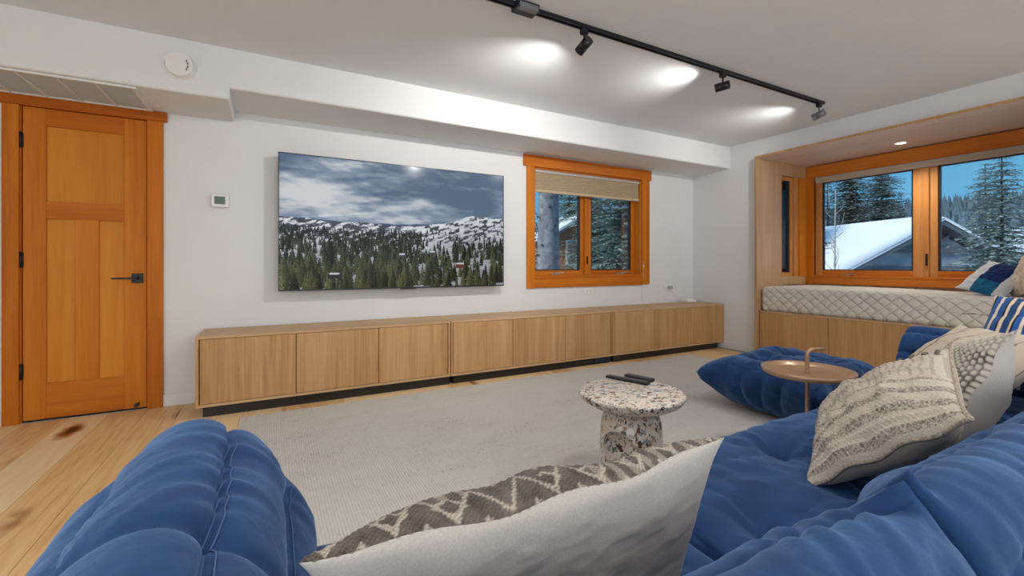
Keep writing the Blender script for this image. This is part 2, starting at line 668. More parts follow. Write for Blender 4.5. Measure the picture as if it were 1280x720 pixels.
def add_cyl(bm, p0, p1, r0, r1=None, seg=20, caps=True):
    r1 = r0 if r1 is None else r1
    p0, p1 = Vector(p0), Vector(p1)
    d = p1 - p0
    q = d.to_track_quat('Z', 'Y').to_matrix().to_4x4()
    M = Matrix.Translation((p0 + p1) / 2) @ q
    bmesh.ops.create_cone(bm, cap_ends=caps, cap_tris=False, segments=seg, radius1=r0, radius2=r1, depth=d.length, matrix=M)


def cyl(name, p0, p1, r0, material, parent=None, r1=None, seg=20, smooth=True):
    bm = bmesh.new()
    add_cyl(bm, p0, p1, r0, r1, seg)
    o = bm_obj(name, bm, material, parent)
    if smooth:
        for p in o.data.polygons:
            p.use_smooth = len(p.vertices) == 4
    return o


def tube_mesh(pts, radii, seg=10):
    """swept tube with caps; returns verts, faces"""
    pts = [Vector(p) for p in pts]
    if isinstance(radii, (int, float)):
        radii = [radii] * len(pts)
    V, Fc = [], []
    up = None
    for i, p in enumerate(pts):
        t = (pts[min(i + 1, len(pts) - 1)] - pts[max(i - 1, 0)]).normalized()
        if up is None:
            a = Vector((0, 0, 1)) if abs(t.z) < 0.9 else Vector((1, 0, 0))
            up = t.cross(a).normalized()
        else:
            up = (up - t * up.dot(t)).normalized()
        w = t.cross(up)
        for k in range(seg):
            an = 2 * math.pi * k / seg
            V.append(p + (up * math.cos(an) + w * math.sin(an)) * radii[i])
    for i in range(len(pts) - 1):
        for k in range(seg):
            a, b_ = i * seg + k, i * seg + (k + 1) % seg
            Fc.append((a, b_, b_ + seg, a + seg))
    Fc.append(tuple(reversed(range(seg))))
    Fc.append(tuple(range((len(pts) - 1) * seg, len(pts) * seg)))
    return [tuple(v) for v in V], Fc


def tube(name, pts, radii, material, parent=None, seg=10):
    V, Fc = tube_mesh(pts, radii, seg)
    return mesh_obj(name, V, Fc, material, parent, True)


def lathe(name, prof, center, material, parent=None, seg=64):
    V, Fc = [], []
    n = len(prof)
    for k in range(seg):
        a = 2 * math.pi * k / seg
        for r, z in prof:
            V.append((center[0] + r * math.cos(a), center[1] + r * math.sin(a), center[2] + z))
    for k in range(seg):
        for i in range(n - 1):
            a, b_ = k * n + i, ((k + 1) % seg) * n + i
            Fc.append((a, b_, b_ + 1, a + 1))
    o = mesh_obj(name, V, Fc, material, parent, True)
    bm = bmesh.new()
    bm.from_mesh(o.data)
    bmesh.ops.remove_doubles(bm, verts=bm.verts, dist=1e-5)
    bmesh.ops.recalc_face_normals(bm, faces=bm.faces)
    bm.to_mesh(o.data)
    bm.free()
    return o


def rounded_box(half, r, res):
    """surface grid of a rounded box; returns verts, normals, faces (numpy)"""
    half = np.array(half, float)
    idx = {}
    V, Nn, Fc = [], [], []
    n = [max(2, int(round(2 * half[i] / res))) for i in range(3)]

    def coords(i):
        lin = np.linspace(-half[i], half[i], n[i] + 1)
        k = 5
        e = half[i] - r * (1 - np.sin(np.linspace(0, math.pi / 2, k)))
        mid = lin[(lin > -half[i] + r) & (lin < half[i] - r)]
        return np.unique(np.round(np.concatenate([-e, mid, e]), 5))
    C = [coords(i) for i in range(3)]

    def vid(p):
        key = tuple(np.round(p, 5))
        if key not in idx:
            idx[key] = len(V)
            p = np.array(p)
            inner = np.clip(p, -(half - r), half - r)
            d = p - inner
            ln = np.linalg.norm(d)
            nn = d / ln if ln > 1e-9 else np.zeros(3)
            V.append(inner + nn * r)
            Nn.append(nn)
        return idx[key]
    for ax in range(3):
        a, b_ = (ax + 1) % 3, (ax + 2) % 3
        for s in (-1, 1):
            for i in range(len(C[a]) - 1):
                for j in range(len(C[b_]) - 1):
                    q = []
                    for (ii, jj) in ((i, j), (i + 1, j), (i + 1, j + 1), (i, j + 1)):
                        p = [0, 0, 0]
                        p[ax] = s * half[ax]
                        p[a] = C[a][ii]
                        p[b_] = C[b_][jj]
                        q.append(vid(p))
                    Fc.append(tuple(q if s > 0 else q[::-1]))
    return np.array(V), np.array(Nn), Fc


# ================================================================== THE SETTING
YB = 3.963      # TV wall
XR = 4.85       # bay wall
ZC = 2.42       # ceiling
YS = 3.434      # soffit face
XL, YN = -3.0, -3.5
TH = 0.16

# ---- floor with planks
fl = box('floor', (XL, YN, -0.14), (XR, YB, -0.012), 'dark_gap')
tag(fl, 'wide-plank natural hickory floor', None, None, 'structure')
plank_w = 0.205
plank_meshes = []
for ln in (0.9, 1.3, 1.7, 2.2):
    bm = bmesh.new()
    add_box(bm, (-plank_w / 2 + 0.0008, -ln / 2 + 0.0008, -0.012), (plank_w / 2 - 0.0008, ln / 2 - 0.0008, 0.0), 0.0012)
    me = bpy.data.meshes.new('plank')
    bm.to_mesh(me)
    bm.free()
    me.materials.append(mat('hickory_floor'))
    plank_meshes.append((ln, me))
x = XL + plank_w / 2
while x < XR + 0.02:
    y = YN - random.uniform(0.0, 1.4)
    while y < YB:
        ln, me = random.choice(plank_meshes)
        y0, y1 = max(y, YN), min(y + ln, YB)
        if y1 - y0 > 0.03:
            o = bpy.data.objects.new('plank', me)
            link(o, fl)
            o.location = (min(x, XR - plank_w / 2), (y0 + y1) / 2, 0)
            o.scale = (1, (y1 - y0) / ln, 1)
        y += ln
    x += plank_w

# ---- walls
WX0, WX1, WZ0, WZ1 = 2.415, 3.935, 0.893, 2.03       # window in TV wall
DX0, DX1, DZ1 = -1.392, -0.744, 2.03                  # door
tag(boxes('wall_back', [
    ((XL - TH, YB, -0.14), (DX0, YB + TH, ZC + 0.1)),
    ((DX0, YB, DZ1), (DX1, YB + TH, ZC + 0.1)),
    ((DX1, YB, -0.14), (WX0, YB + TH, ZC + 0.1)),
    ((WX0, YB, -0.14), (WX1, YB + TH, WZ0)),
    ((WX0, YB, WZ1), (WX1, YB + TH, ZC + 0.1)),
    ((WX1, YB, -0.14), (XR + TH, YB + TH, ZC + 0.1)),
    ((DX0 - 0.1, YB + TH, -0.14), (DX1 + 0.1, YB + TH + 0.05, DZ1 + 0.1)),
], 'wall_paint'), 'white painted wall behind the television', None, None, 'structure')
BY0, BY1, BZ1 = 0.85, 3.05, 2.20                      # bay opening
tag(boxes('wall_right', [
    ((XR, BY1 + 0.02, -0.14), (XR + TH, YB, ZC + 0.1)),
    ((XR, BY0 - 0.02, BZ1 + 0.02), (XR + TH, BY1 + 0.02, ZC + 0.1)),
    ((XR, YN - TH, -0.14), (XR + TH, BY0 - 0.02, ZC + 0.1)),
], 'wall_paint'), 'white painted wall around the window seat bay', None, None, 'structure')
tag(boxes('wall_left', [((XL - TH, YN - TH, -0.14), (XL, YB, ZC + 0.1))], 'wall_paint'), 'white painted wall left of the door', None, None, 'structure')
tag(boxes('wall_front', [((XL, YN - TH, -0.14), (XR, YN, ZC + 0.1))], 'wall_paint'), 'white painted wall behind the sofa', None, None, 'structure')
tag(box('ceiling', (XL - TH, YN - TH, ZC), (XR + TH, YB + TH, ZC + 0.1), 'ceiling_paint'), 'smooth white ceiling', None, None, 'structure')
# soffit: lower box over the door, higher box over the television
XS = -0.229
prof_lo, prof_hi = 2.087, 2.162
bm = bmesh.new()
outl = [(XL, prof_lo), (XS, prof_lo), (XS, prof_hi), (XR, prof_hi), (XR, ZC), (XL, ZC)]
fv_ = [bm.verts.new((x_, YS, z_)) for x_, z_ in outl]
bv_ = [bm.verts.new((x_, YB, z_)) for x_, z_ in outl]
bm.faces.new(fv_)
bm.faces.new(bv_[::-1])
for i_ in range(6):
    bm.faces.new((fv_[i_], bv_[i_], bv_[(i_ + 1) % 6], fv_[(i_ + 1) % 6]))
bmesh.ops.recalc_face_normals(bm, faces=bm.faces)
be_ = [e_ for e_ in bm.edges if {e_.verts[0], e_.verts[1]} in ({fv_[0], fv_[1]}, {fv_[1], fv_[2]}, {fv_[2], fv_[3]}, {fv_[1], bv_[1]})]
bmesh.ops.bevel(bm, geom=be_, offset=0.016, segments=4, affect='EDGES', profile=0.5)
so = bm_obj('trim_1', bm, 'wall_paint')
tag(so, 'boxed soffit running along the top of the television wall', None, None, 'structure')
for p in so.data.polygons:
    p.use_smooth = False
# baseboards
tag(boxes('baseboard_back', [((XL, YB - 0.014, 0), (DX0 - 0.072, YB, 0.088)), ((DX1 + 0.08, YB - 0.014, 0), (XR, YB, 0.088))], 'white_trim', None, 0.003), 'white baseboard under the television wall', None, None, 'structure')
tag(boxes('baseboard_right', [((XR - 0.014, BY1 + 0.005, 0), (XR, YB - 0.014, 0.088)), ((XR - 0.014, YN, 0), (XR, BY0 - 0.005, 0.088))], 'white_trim', None, 0.003), 'white baseboard beside the window seat', None, None, 'structure')

# ---- door
d1 = thing('door_1', ((DX0 + DX1) / 2, YB, 0), 'orange fir door with three recessed panels and a black lever', None, None, 'structure')
SX0, SX1, SZ0, SZ1 = -1.376, -0.757, 0.012, 2.018
yf = YB + 0.006                                    # slab face
yb_ = yf + 0.04
st = 0.107
for a, b_ in ((SX0, SX0 + st), (SX1 - st - 0.014, SX1)):
    box('stile', (a, yf, SZ0), (b_, yb_, SZ1), 'fir', d1, 0.0015)
px0, px1 = SX0 + st, SX1 - st - 0.014
for z0, z1 in ((SZ0, 0.24), (1.306, 1.418), (1.905, SZ1)):
    box('rail', (px0, yf + 0.0005, z0), (px1, yb_, z1), 'fir_x', d1, 0.0015)
box('center_stile', (-1.13, yf + 0.0005, 0.24), (-1.011, yb_, 1.306), 'fir', d1, 0.0015)
for a, b_, z0, z1 in ((px0, px1, 1.418, 1.905), (px0, -1.13, 0.24, 1.306), (-1.011, px1, 0.24, 1.306)):
    box('panel', (a, yf + 0.014, z0), (b_, yb_ - 0.01, z1), 'fir_panel', d1)
box('jamb', (DX0, YB - 0.002, 0), (SX0 - 0.004, YB + TH, DZ1), 'fir', d1)
box('jamb', (SX1 + 0.004, YB - 0.002, 0), (DX1, YB + TH, DZ1), 'fir', d1)
box('jamb', (DX0, YB - 0.002, SZ1 + 0.004), (DX1, YB + TH, DZ1), 'fir_x', d1)
box('side_casing', (-1.462, YB - 0.022, 0), (-1.386, YB, 2.018), 'fir', d1, 0.002)
box('side_casing', (-0.750, YB - 0.022, 0), (-0.661, YB, 2.018), 'fir', d1, 0.002)
box('head_casing', (-1.475, YB - 0.028, 2.018), (-0.638, YB, 2.083), 'fir_x', d1, 0.002)
box('threshold_gap', (DX0, YB + 0.012, 0.0), (DX1, YB + 0.06, 0.014), 'dark_gap', d1)
for z in (1.80, 1.04, 0.33):
    h = box('hinge', (-1.387, YB - 0.008, z - 0.045), (-1.372, YB + 0.010, z + 0.045), 'black_metal', d1, 0.002)
    cyl('hinge_pin', (-1.380, YB - 0.010, z - 0.05), (-1.380, YB - 0.010, z + 0.05), 0.006, 'black_metal', h, seg=10)
hd = box('handle', (-0.838, yf - 0.012, 0.882), (-0.775, yf, 0.948), 'black_metal', d1, 0.002)
tag(hd, 'square black door handle')
bm = bmesh.new()
add_cyl(bm, (-0.806, yf - 0.012, 0.915), (-0.806, yf - 0.055, 0.915), 0.011)
add_box(bm, (-0.935, yf - 0.062, 0.909), (-0.796, yf - 0.050, 0.921), 0.003)
bm_obj('lever', bm, 'black_metal', hd)
bm = bmesh.new()
add_cyl(bm, (-0.800, yf, 0.045), (-0.800, yf - 0.05, 0.045), 0.006, None, 10)
add_cyl(bm, (-0.800, yf - 0.05, 0.045), (-0.800, yf - 0.065, 0.045), 0.014, None, 14)
bm_obj('door_stop', bm, 'black_metal', d1)


# ---- windows
def casement_window(name, loc, label, axis, a0, a1, z0, z1, depth0, sign, sashes, mull):
    """frame, sashes with glass; axis 'x' (wall along x) or 'y'. depth0 = inner face of the frame, going outwards by sign"""
    w = thing(name, loc, label, None, None, 'structure')

    def bx(nm, a, b_, p0, p1, q0, q1, m, par, bev=0.002):
        d0, d1_ = depth0 + sign * q0, depth0 + sign * q1
        d0, d1_ = min(d0, d1_), max(d0, d1_)
        if axis == 'x':
            return box(nm, (a, d0, p0), (b_, d1_, p1), m, par, bev)
        return box(nm, (d0, a, p0), (d1_, b_, p1), m, par, bev)
    return w, bx


# window in the TV wall: jambs, two sashes, mullion
w1, bx1 = casement_window('window_1', ((WX0 + WX1) / 2, YB, WZ0), 'orange fir window with two casements beside the television', 'x', WX0, WX1, WZ0, WZ1, YB, 1, 2, 0)
bx1('side_casing', 2.328, 2.42, 0.765, 2.035, -0.022, 0.0, 'fir', w1)
bx1('side_casing', 3.93, 4.053, 0.775, 2.035, -0.022, 0.0, 'fir', w1)
bx1('head_casing', 2.29, 4.08, 2.03, 2.150, -0.028, 0.0, 'fir_x', w1)
bx1('apron', 2.42, 3.93, 0.768, 0.868, -0.020, 0.0, 'fir_x', w1)
bx1('jamb', WX0, WX0 + 0.018, WZ0 - 0.03, WZ1, -0.004, TH, 'fir', w1)
bx1('jamb', WX1 - 0.018, WX1, WZ0 - 0.03, WZ1, -0.004, TH, 'fir', w1)
bx1('head_jamb', WX0, WX1, WZ1 - 0.018, WZ1, -0.004, TH, 'fir_x', w1)
bx1('sill', WX0, WX1, 0.866, WZ0 + 0.006, -0.024, TH, 'fir_x', w1)


def sash(bxf, w, a0, a1, z0, z1, q0, side_m, rail_m, t=0.055, gasket=0.012, gap_side=0):
    s = bxf('sash', a0, a0 + t, z0, z1, q0, q0 + 0.045, side_m, w)
    s2 = bxf('sash_stile', a1 - t, a1, z0, z1, q0, q0 + 0.045, side_m, s)
    bxf('sash_rail', a0 + t, a1 - t, z0, z0 + t, q0 + 0.001, q0 + 0.045, rail_m, s)
    bxf('sash_rail', a0 + t, a1 - t, z1 - t, z1, q0 + 0.001, q0 + 0.045, rail_m, s)
    g = gasket
    for (b0, b1, c0, c1) in ((a0 + t, a0 + t + g, z0 + t, z1 - t), (a1 - t - g, a1 - t, z0 + t, z1 - t), (a0 + t + g, a1 - t - g, z0 + t, z0 + t + g * 0.6), (a0 + t + g, a1 - t - g, z1 - t - g * 0.6, z1 - t)):
        bxf('gasket', b0, b1, c0, c1, q0 + 0.012, q0 + 0.04, 'dark_gasket', s, 0)
    bxf('pane', a0 + t, a1 - t, z0 + t, z1 - t, q0 + 0.024, q0 + 0.030, 'window_glass', s, 0)
    return s


Z0s, Z1s = WZ0 + 0.006, WZ1 - 0.02
bx1('mullion', 3.148, 3.202, Z0s, Z1s, 0.075, TH, 'fir', w1)
sash(bx1, w1, WX0 + 0.018, 3.148, Z0s, Z1s, 0.10, 'fir', 'fir_x', 0.048, 0.02)
sash(bx1, w1, 3.202, WX1 - 0.018, Z0s, Z1s, 0.10, 'fir', 'fir_x', 0.048, 0.02)
for cx in (2.70, 3.62):
    bm = bmesh.new()
    add_box(bm, (cx - 0.05, YB + 0.006, WZ0 + 0.006), (cx + 0.05, YB + 0.05, WZ0 + 0.022), 0.005)
    add_cyl(bm, (cx, YB + 0.02, WZ0 + 0.024), (cx + 0.10, YB + 0.005, WZ0 + 0.034), 0.007, None, 10)
    bm_obj('crank_handle', bm, 'steel', w1)
bx1('sash_lock', 3.168, 3.182, 1.02, 1.11, 0.064, 0.076, 'black_metal', w1)
# cellular shade
sh = thing('cellular_shade', (3.175, YB + 0.03, 1.80), 'beige pleated shade pulled up in the window beside the television', 'shade')
npl = 11
Vp, Fp = [], []
zt, zb = WZ1 - 0.045, 1.80
prof = []
for i in range(npl * 2 + 1):
    prof.append((YB + 0.012 + (0.014 if i % 2 else 0.0), zt - (zt - zb) * i / (npl * 2)))
for y_, z_ in prof:
    Vp += [(WX0 + 0.025, y_, z_), (WX1 - 0.025, y_, z_)]
for y_, z_ in prof:
    Vp += [(WX0 + 0.025, y_ + 0.02, z_), (WX1 - 0.025, y_ + 0.02, z_)]
nP = len(prof)
for i in range(nP - 1):
    Fp.append((2 * i, 2 * i + 2, 2 * i + 3, 2 * i + 1))
    j = 2 * nP + 2 * i
    Fp.append((j, j + 1, j + 3, j + 2))
    Fp.append((2 * i, j, j + 2, 2 * i + 2))
    Fp.append((2 * i + 1, 2 * i + 3, j + 3, j + 1))
mesh_obj('pleats', Vp, Fp, 'shade_fabric', sh)
box('head_rail', (WX0 + 0.022, YB + 0.004, WZ1 - 0.048), (WX1 - 0.022, YB + 0.05, WZ1 - 0.018), 'linen_white', sh, 0.003)
box('bottom_rail', (WX0 + 0.022, YB + 0.006, 1.775), (WX1 - 0.022, YB + 0.042, 1.802), 'shade_fabric', sh, 0.003)

# ---- window seat bay
XW = 5.75
tag(boxes('ceiling_bay', [((XR - 0.08, BY0 - 0.02, BZ1), (XW + 0.2, BY1 + 0.02, BZ1 + 0.02))], 'maple_soffit'), 'pale wood lining on top of the window seat bay', None, None, 'structure')
PZ = 0.50
tag(boxes('wall_bay_far', [((XR - 0.08, BY1 - 0.004, 0), (5.235, BY1 + 0.02, BZ1))], 'maple_panel'), 'pale wood side panel of the window seat bay', None, None, 'structure')
tag(boxes('wall_bay_near', [((XR - 0.08, BY0 - 0.02, 0), (XW, BY0 + 0.004, BZ1))], 'maple_panel'), 'pale wood near side panel of the window seat bay', None, None, 'structure')
tag(boxes('trim_2', [((XR - 0.085, BY0 - 0.02, BZ1 - 0.0), (XR - 0.079, BY1 + 0.021, BZ1 + 0.021)), ((XR - 0.085, BY1 - 0.004, 0), (XR - 0.079, BY1 + 0.021, BZ1))], 'oak'), 'thin oak edge framing the window seat opening', None, None, 'structure')
# outer walls of the bay
tag(boxes('wall_bay_window', [
    ((XW + 0.03, BY0 - 0.2, -0.2), (XW + TH, BY1 + 0.2, 0.87)),
    ((XW + 0.03, BY0 - 0.2, 2.06), (XW + TH, BY1 + 0.2, 2.6)),
    ((XW + 0.03, BY0 - 0.2, 0.87), (XW + TH, 0.90, 2.06)),
    ((XW + 0.03, 2.975, 0.87), (XW + TH, BY1 + 0.2, 2.06)),
    ((XR + TH, BY1 + 0.02, -0.2), (XW + 0.03, BY1 + TH, 0.87)),
    ((XR + TH, BY1 + 0.02, 2.06), (XW + 0.03, BY1 + TH, 2.6)),
    ((XR + TH, BY1 + 0.02, 0.87), (5.235, BY1 + TH, 2.06)),
    ((XR + TH, BY0 - TH, -0.2), (XW + 0.03, BY0 - 0.02, 2.6)),
    ((XR + TH, BY0 - TH, BZ1 + 0.02), (XW + TH, BY1 + TH, 2.6)),
], 'maple_panel'), 'outer shell of the window seat bay', None, None, 'structure')
# main bay window
w2, bx2 = casement_window('window_2', (XW, 1.94, 0.87), 'wide orange fir casement window over the window seat', 'y', 0.9, 2.975, 0.87, 2.06, XW, 1, 2, 0)
bx2('head_casing', BY0, BY1, 2.055, 2.19, -0.02, 0.03, 'fir_y', w2)
bx2('side_casing', 2.955, BY1, 0.775, 2.056, -0.018, 0.03, 'fir', w2)
bx2('side_casing', BY0, 0.925, 0.775, 2.056, -0.018, 0.03, 'fir', w2)
bx2('apron', 0.925, 2.955, 0.785, 0.874, -0.018, 0.03, 'fir_y', w2)
bx2('sill', 0.9, 2.975, 0.868, 0.884, -0.022, TH, 'fir_y', w2)
bx2('head_jamb', 0.9, 2.975, 2.05, 2.06, 0.0, TH, 'fir_y', w2)
bx2('jamb', 2.955, 2.975, 0.884, 2.05, 0.0, TH, 'fir_light', w2)
bx2('jamb', 0.9, 0.92, 0.884, 2.05, 0.0, TH, 'fir_light', w2)
bx2('mullion', 1.905, 1.975, 0.884, 2.05, 0.028, TH, 'fir_light', w2)
sash(bx2, w2, 1.975, 2.955, 0.884, 2.05, 0.045, 'fir_light', 'fir_y', 0.062, 0.016)
sash(bx2, w2, 0.92, 1.905, 0.884, 2.05, 0.045, 'fir_light', 'fir_y', 0.062, 0.016)
for cy in (2.62, 1.30):
    bm = bmesh.new()
    add_box(bm, (XW + 0.002, cy - 0.05, 0.884), (XW + 0.045, cy + 0.05, 0.899), 0.005)
    add_cyl(bm, (XW + 0.012, cy, 0.902), (XW + 0.0, cy - 0.10, 0.912), 0.008, None, 10)
    bm_obj('crank_handle', bm, 'steel', w2)
bx2('sash_lock', 1.915, 1.93, 1.00, 1.12, 0.014, 0.03, 'black_metal', w2)
bs = thing('roller_shade', (XW + 0.01, 1.94, 1.99), 'pale raised shade along the top of the bay window', 'shade')
box('head_rail', (XW - 0.004, 0.93, 2.022), (XW + 0.036, 2.95, 2.052), 'linen_white', bs, 0.004)
box('fabric_stack', (XW + 0.0, 0.935, 2.002), (XW + 0.032, 2.945, 2.024), 'shade_fabric', bs, 0.004)
box('bottom_rail', (XW - 0.002, 0.932, 1.988), (XW + 0.034, 2.948, 2.003), 'linen_white', bs, 0.004)
# side window of the bay
w3, bx3 = casement_window('window_3', (5.45, BY1, 0.87), 'narrow fir side window of the window seat bay', 'x', 5.235, XW, 0.87, 2.06, BY1, 1, 1, 0)
bx3('head_casing', 5.235, XW, 2.055, BZ1, -0.006, 0.02, 'maple_panel', w3)
bx3('apron', 5.235, XW - 0.02, 0.775, 0.874, -0.006, 0.02, 'maple_panel', w3)
bx3('side_casing', 5.60, XW, 0.874, 2.055, -0.014, 0.02, 'fir', w3)
bx3('jamb', 5.52, 5.60, 0.874, 2.055, 0.008, TH, 'fir_light', w3)
bx3('jamb', 5.235, 5.25, 0.874, 2.055, 0.0, TH, 'fir', w3)
sash(bx3, w3, 5.25, 5.52, 0.874, 2.055, 0.03, 'fir_light', 'fir_light', 0.045, 0.016)
# bench
wb = thing('window_bench', (5.3, 1.95, 0), 'built-in oak bench base under the window seat mattress', 'bench')
box('bench_body', (XR + 0.03, BY0 + 0.006, 0.03), (XW - 0.025, BY1 - 0.006, 0.485), 'oak', wb)
box('bench_top', (XR - 0.05, BY0 + 0.006, 0.485), (XW - 0.022, BY1 - 0.006, 0.502), 'maple_panel', wb, 0.002)
ys = [3.040, 2.340, 1.600, 0.865]
for a, b_ in zip(ys[:-1], ys[1:]):
    box('front_panel', (XR - 0.045, b_ + 0.0025, 0.075), (XR + 0.03, a - 0.0025, 0.484), 'oak', wb, 0.0015)
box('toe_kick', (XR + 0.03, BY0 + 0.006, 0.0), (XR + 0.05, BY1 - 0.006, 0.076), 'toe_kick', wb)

# ================================================================== MEDIA CABINETS
CF = 3.509          # front face
lab = ['oak media cabinet closest to the door, leftmost of three', 'middle oak media cabinet of three, under the television end and window', 'oak media cabinet at the far right end beside the bay wall']
cx0 = -0.422
for k in range(3):
    x0 = cx0 + k * 1.7565
    x1 = x0 + 1.7490
    c = thing('media_cabinet', ((x0 + x1) / 2, (CF + YB) / 2, 0), lab[k], 'cabinet', 'oak media cabinets along the television wall')
    zb0, zt0 = 0.075, 0.538
    yb2 = YB - 0.02
    box('top_panel', (x0, CF - 0.001, zt0 - 0.018), (x1, yb2, zt0), 'oak_x', c, 0.0015)
    box('bottom_panel', (x0, CF - 0.001, zb0), (x1, yb2, zb0 + 0.018), 'oak_x', c, 0.0015)
    box('side_panel', (x0, CF - 0.0005, zb0 + 0.018), (x0 + 0.018, yb2, zt0 - 0.018), 'oak', c, 0.001)
    box('side_panel', (x1 - 0.018, CF - 0.0005, zb0 + 0.018), (x1, yb2, zt0 - 0.018), 'oak', c, 0.001)
    box('back_panel', (x0 + 0.018, yb2 - 0.01, zb0 + 0.018), (x1 - 0.018, yb2, zt0 - 0.018), 'dark_gap', c)
    edges = [x0 + 0.021, x0 + 0.588, x0 + 1.163, x1 - 0.021]
    for i in range(3):
        box('door', (edges[i] + 0.0026, CF + 0.001, zb0 + 0.021), (edges[i + 1] - 0.0026, CF + 0.02, zt0 - 0.0205), 'oak', c, 0.0012)
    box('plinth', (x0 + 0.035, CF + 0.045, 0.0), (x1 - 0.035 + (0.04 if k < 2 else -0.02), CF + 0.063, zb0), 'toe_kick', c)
    if k == 1:
        g = box('floor_vent', (2.874, CF + 0.038, 0.012), (3.09, CF + 0.045, 0.068), 'black_metal', c, 0.001)
        for i in range(12):
            gx = 2.884 + i * 0.0172
            box('slat', (gx, CF + 0.033, 0.018), (gx + 0.006, CF + 0.039, 0.062), 'track_inner', g)

# router + cord
rt = thing('router', (4.62, 3.84, 0.538), 'small white wireless router on the far end of the cabinets', 'router')
box('router_body', (4.535, 3.785, 0.541), (4.70, 3.895, 0.580), 'white_plastic', rt, 0.008, 3)
box('router_base', (4.55, 3.80, 0.538), (4.685, 3.88, 0.542), 'button_grey', rt)
tag(tube('power_cord', [(4.40, 3.925, 0.70), (4.43, 3.905, 0.66), (4.47, 3.90, 0.60), (4.50, 3.90, 0.547), (4.535, 3.87, 0.545)], 0.0022, 'cord_white'), 'thin white router cord from the wall plug to the router', 'cord')
tag(tube('shade_cord', [(3.945, YB - 0.024, 1.05), (3.946, YB - 0.02, 0.80), (3.930, YB - 0.012, 0.70), (3.935, YB - 0.012, 0.60), (3.96, YB - 0.03, 0.541), (4.05, YB - 0.06, 0.541)], 0.0018, 'cord_white'), 'thin white cord hanging down from the small window', 'cord')
bm = bmesh.new()
add_cyl(bm, (3.945, YB - 0.029, 0.98), (3.945, YB - 0.029, 1.01), 0.008, 0.006, 10)
tag(bm_obj('cord_tassel', bm, 'white_plastic'), 'small white shade pull on the right casing of the small window', 'shade pull')


def outlet(xc, zc, label, w=0.115, h=0.068, plug=False):
    t = thing('wall_outlet', (xc, YB, zc), label, 'outlet', 'outlets on the television wall')
    box('cover_plate', (xc - w / 2, YB - 0.007, zc - h / 2), (xc + w / 2, YB, zc + h / 2), 'white_plastic', t, 0.002)
    for s in (-1, 1):
        sk = box('socket', (xc + s * 0.024 - 0.017, YB - 0.010, zc - 0.015), (xc + s * 0.024 + 0.017, YB - 0.006, zc + 0.015), 'white_trim', t, 0.002)
        for dz in (-0.005, 0.005):
            box('slot', (xc + s * 0.024 - 0.005, YB - 0.0105, zc + dz - 0.0012), (xc + s * 0.024 + 0.005, YB - 0.0098, zc + dz + 0.0012), 'dark_gap', sk)
    if plug:
        tag(box('plug_adapter', (xc + 0.0, YB - 0.045, zc - 0.022), (xc + 0.06, YB - 0.0105, zc + 0.016), 'lamp_pale', None, 0.004), 'pale grey plug adapter in the right-hand outlet above the cabinets', 'plug')


outlet(3.138, 0.718, 'white outlet on the wall just below the small window')
outlet(4.37, 0.728, 'white outlet right of the small window with a plug in it', plug=True)
sw = thing('wall_switch', (4.64, YB, 1.152), 'narrow white light switch on the wall near the room corner', 'switch')
box('cover_plate', (4.605, YB - 0.007, 1.095), (4.675, YB, 1.21), 'white_plastic', sw, 0.002)
box('rocker', (4.624, YB - 0.011, 1.12), (4.656, YB - 0.006, 1.185), 'white_trim', sw, 0.002)
# thermostat
th = thing('thermostat', (-0.323, YB, 1.484), 'white wall thermostat with a small grey display', 'thermostat')
box('housing', (-0.378, YB - 0.026, 1.436), (-0.268, YB, 1.533), 'white_plastic', th, 0.006, 2)
box('display', (-0.358, YB - 0.0275, 1.458), (-0.290, YB - 0.0255, 1.516), 'lcd', th, 0.001)
boxes('digits', [((-0.343, YB - 0.0285, 1.478), (-0.338, YB - 0.027, 1.498)), ((-0.333, YB - 0.0285, 1.478), (-0.321, YB - 0.027, 1.482)), ((-0.333, YB - 0.0285, 1.486), (-0.321, YB - 0.027, 1.490)), ((-0.314, YB - 0.0285, 1.484), (-0.306, YB - 0.027, 1.492))], 'lcd_ink', th)
# smoke detector on the soffit face
sd = thing('smoke_detector', (-0.493, YS, 2.247), 'round white smoke detector on the soffit above the door', 'smoke detector')


def disc_y(name, c, r, y0, y1, m, parent, seg=40, taper=1.0):
    bm = bmesh.new()
    add_cyl(bm, (c[0], y0, c[1]), (c[0], y1, c[1]), r, r * taper, seg)
    return bm_obj(name, bm, m, parent)


disc_y('base_ring', (-0.493, 2.247), 0.084, YS, YS - 0.010, 'white_trim', sd)
disc_y('cap', (-0.490, 2.247), 0.079, YS - 0.010, YS - 0.042, 'white_plastic', sd, 40, 0.88)
for a in (-0.6, -0.2, 0.25, 0.6):
    cx_, cz_ = -0.490 + 0.045 * math.cos(a), 2.247 + 0.045 * math.sin(a)
    box('slot', (cx_ - 0.004, YS - 0.0428, cz_ - 0.007), (cx_ + 0.004, YS - 0.0415, cz_ + 0.007), 'button_grey', sd)

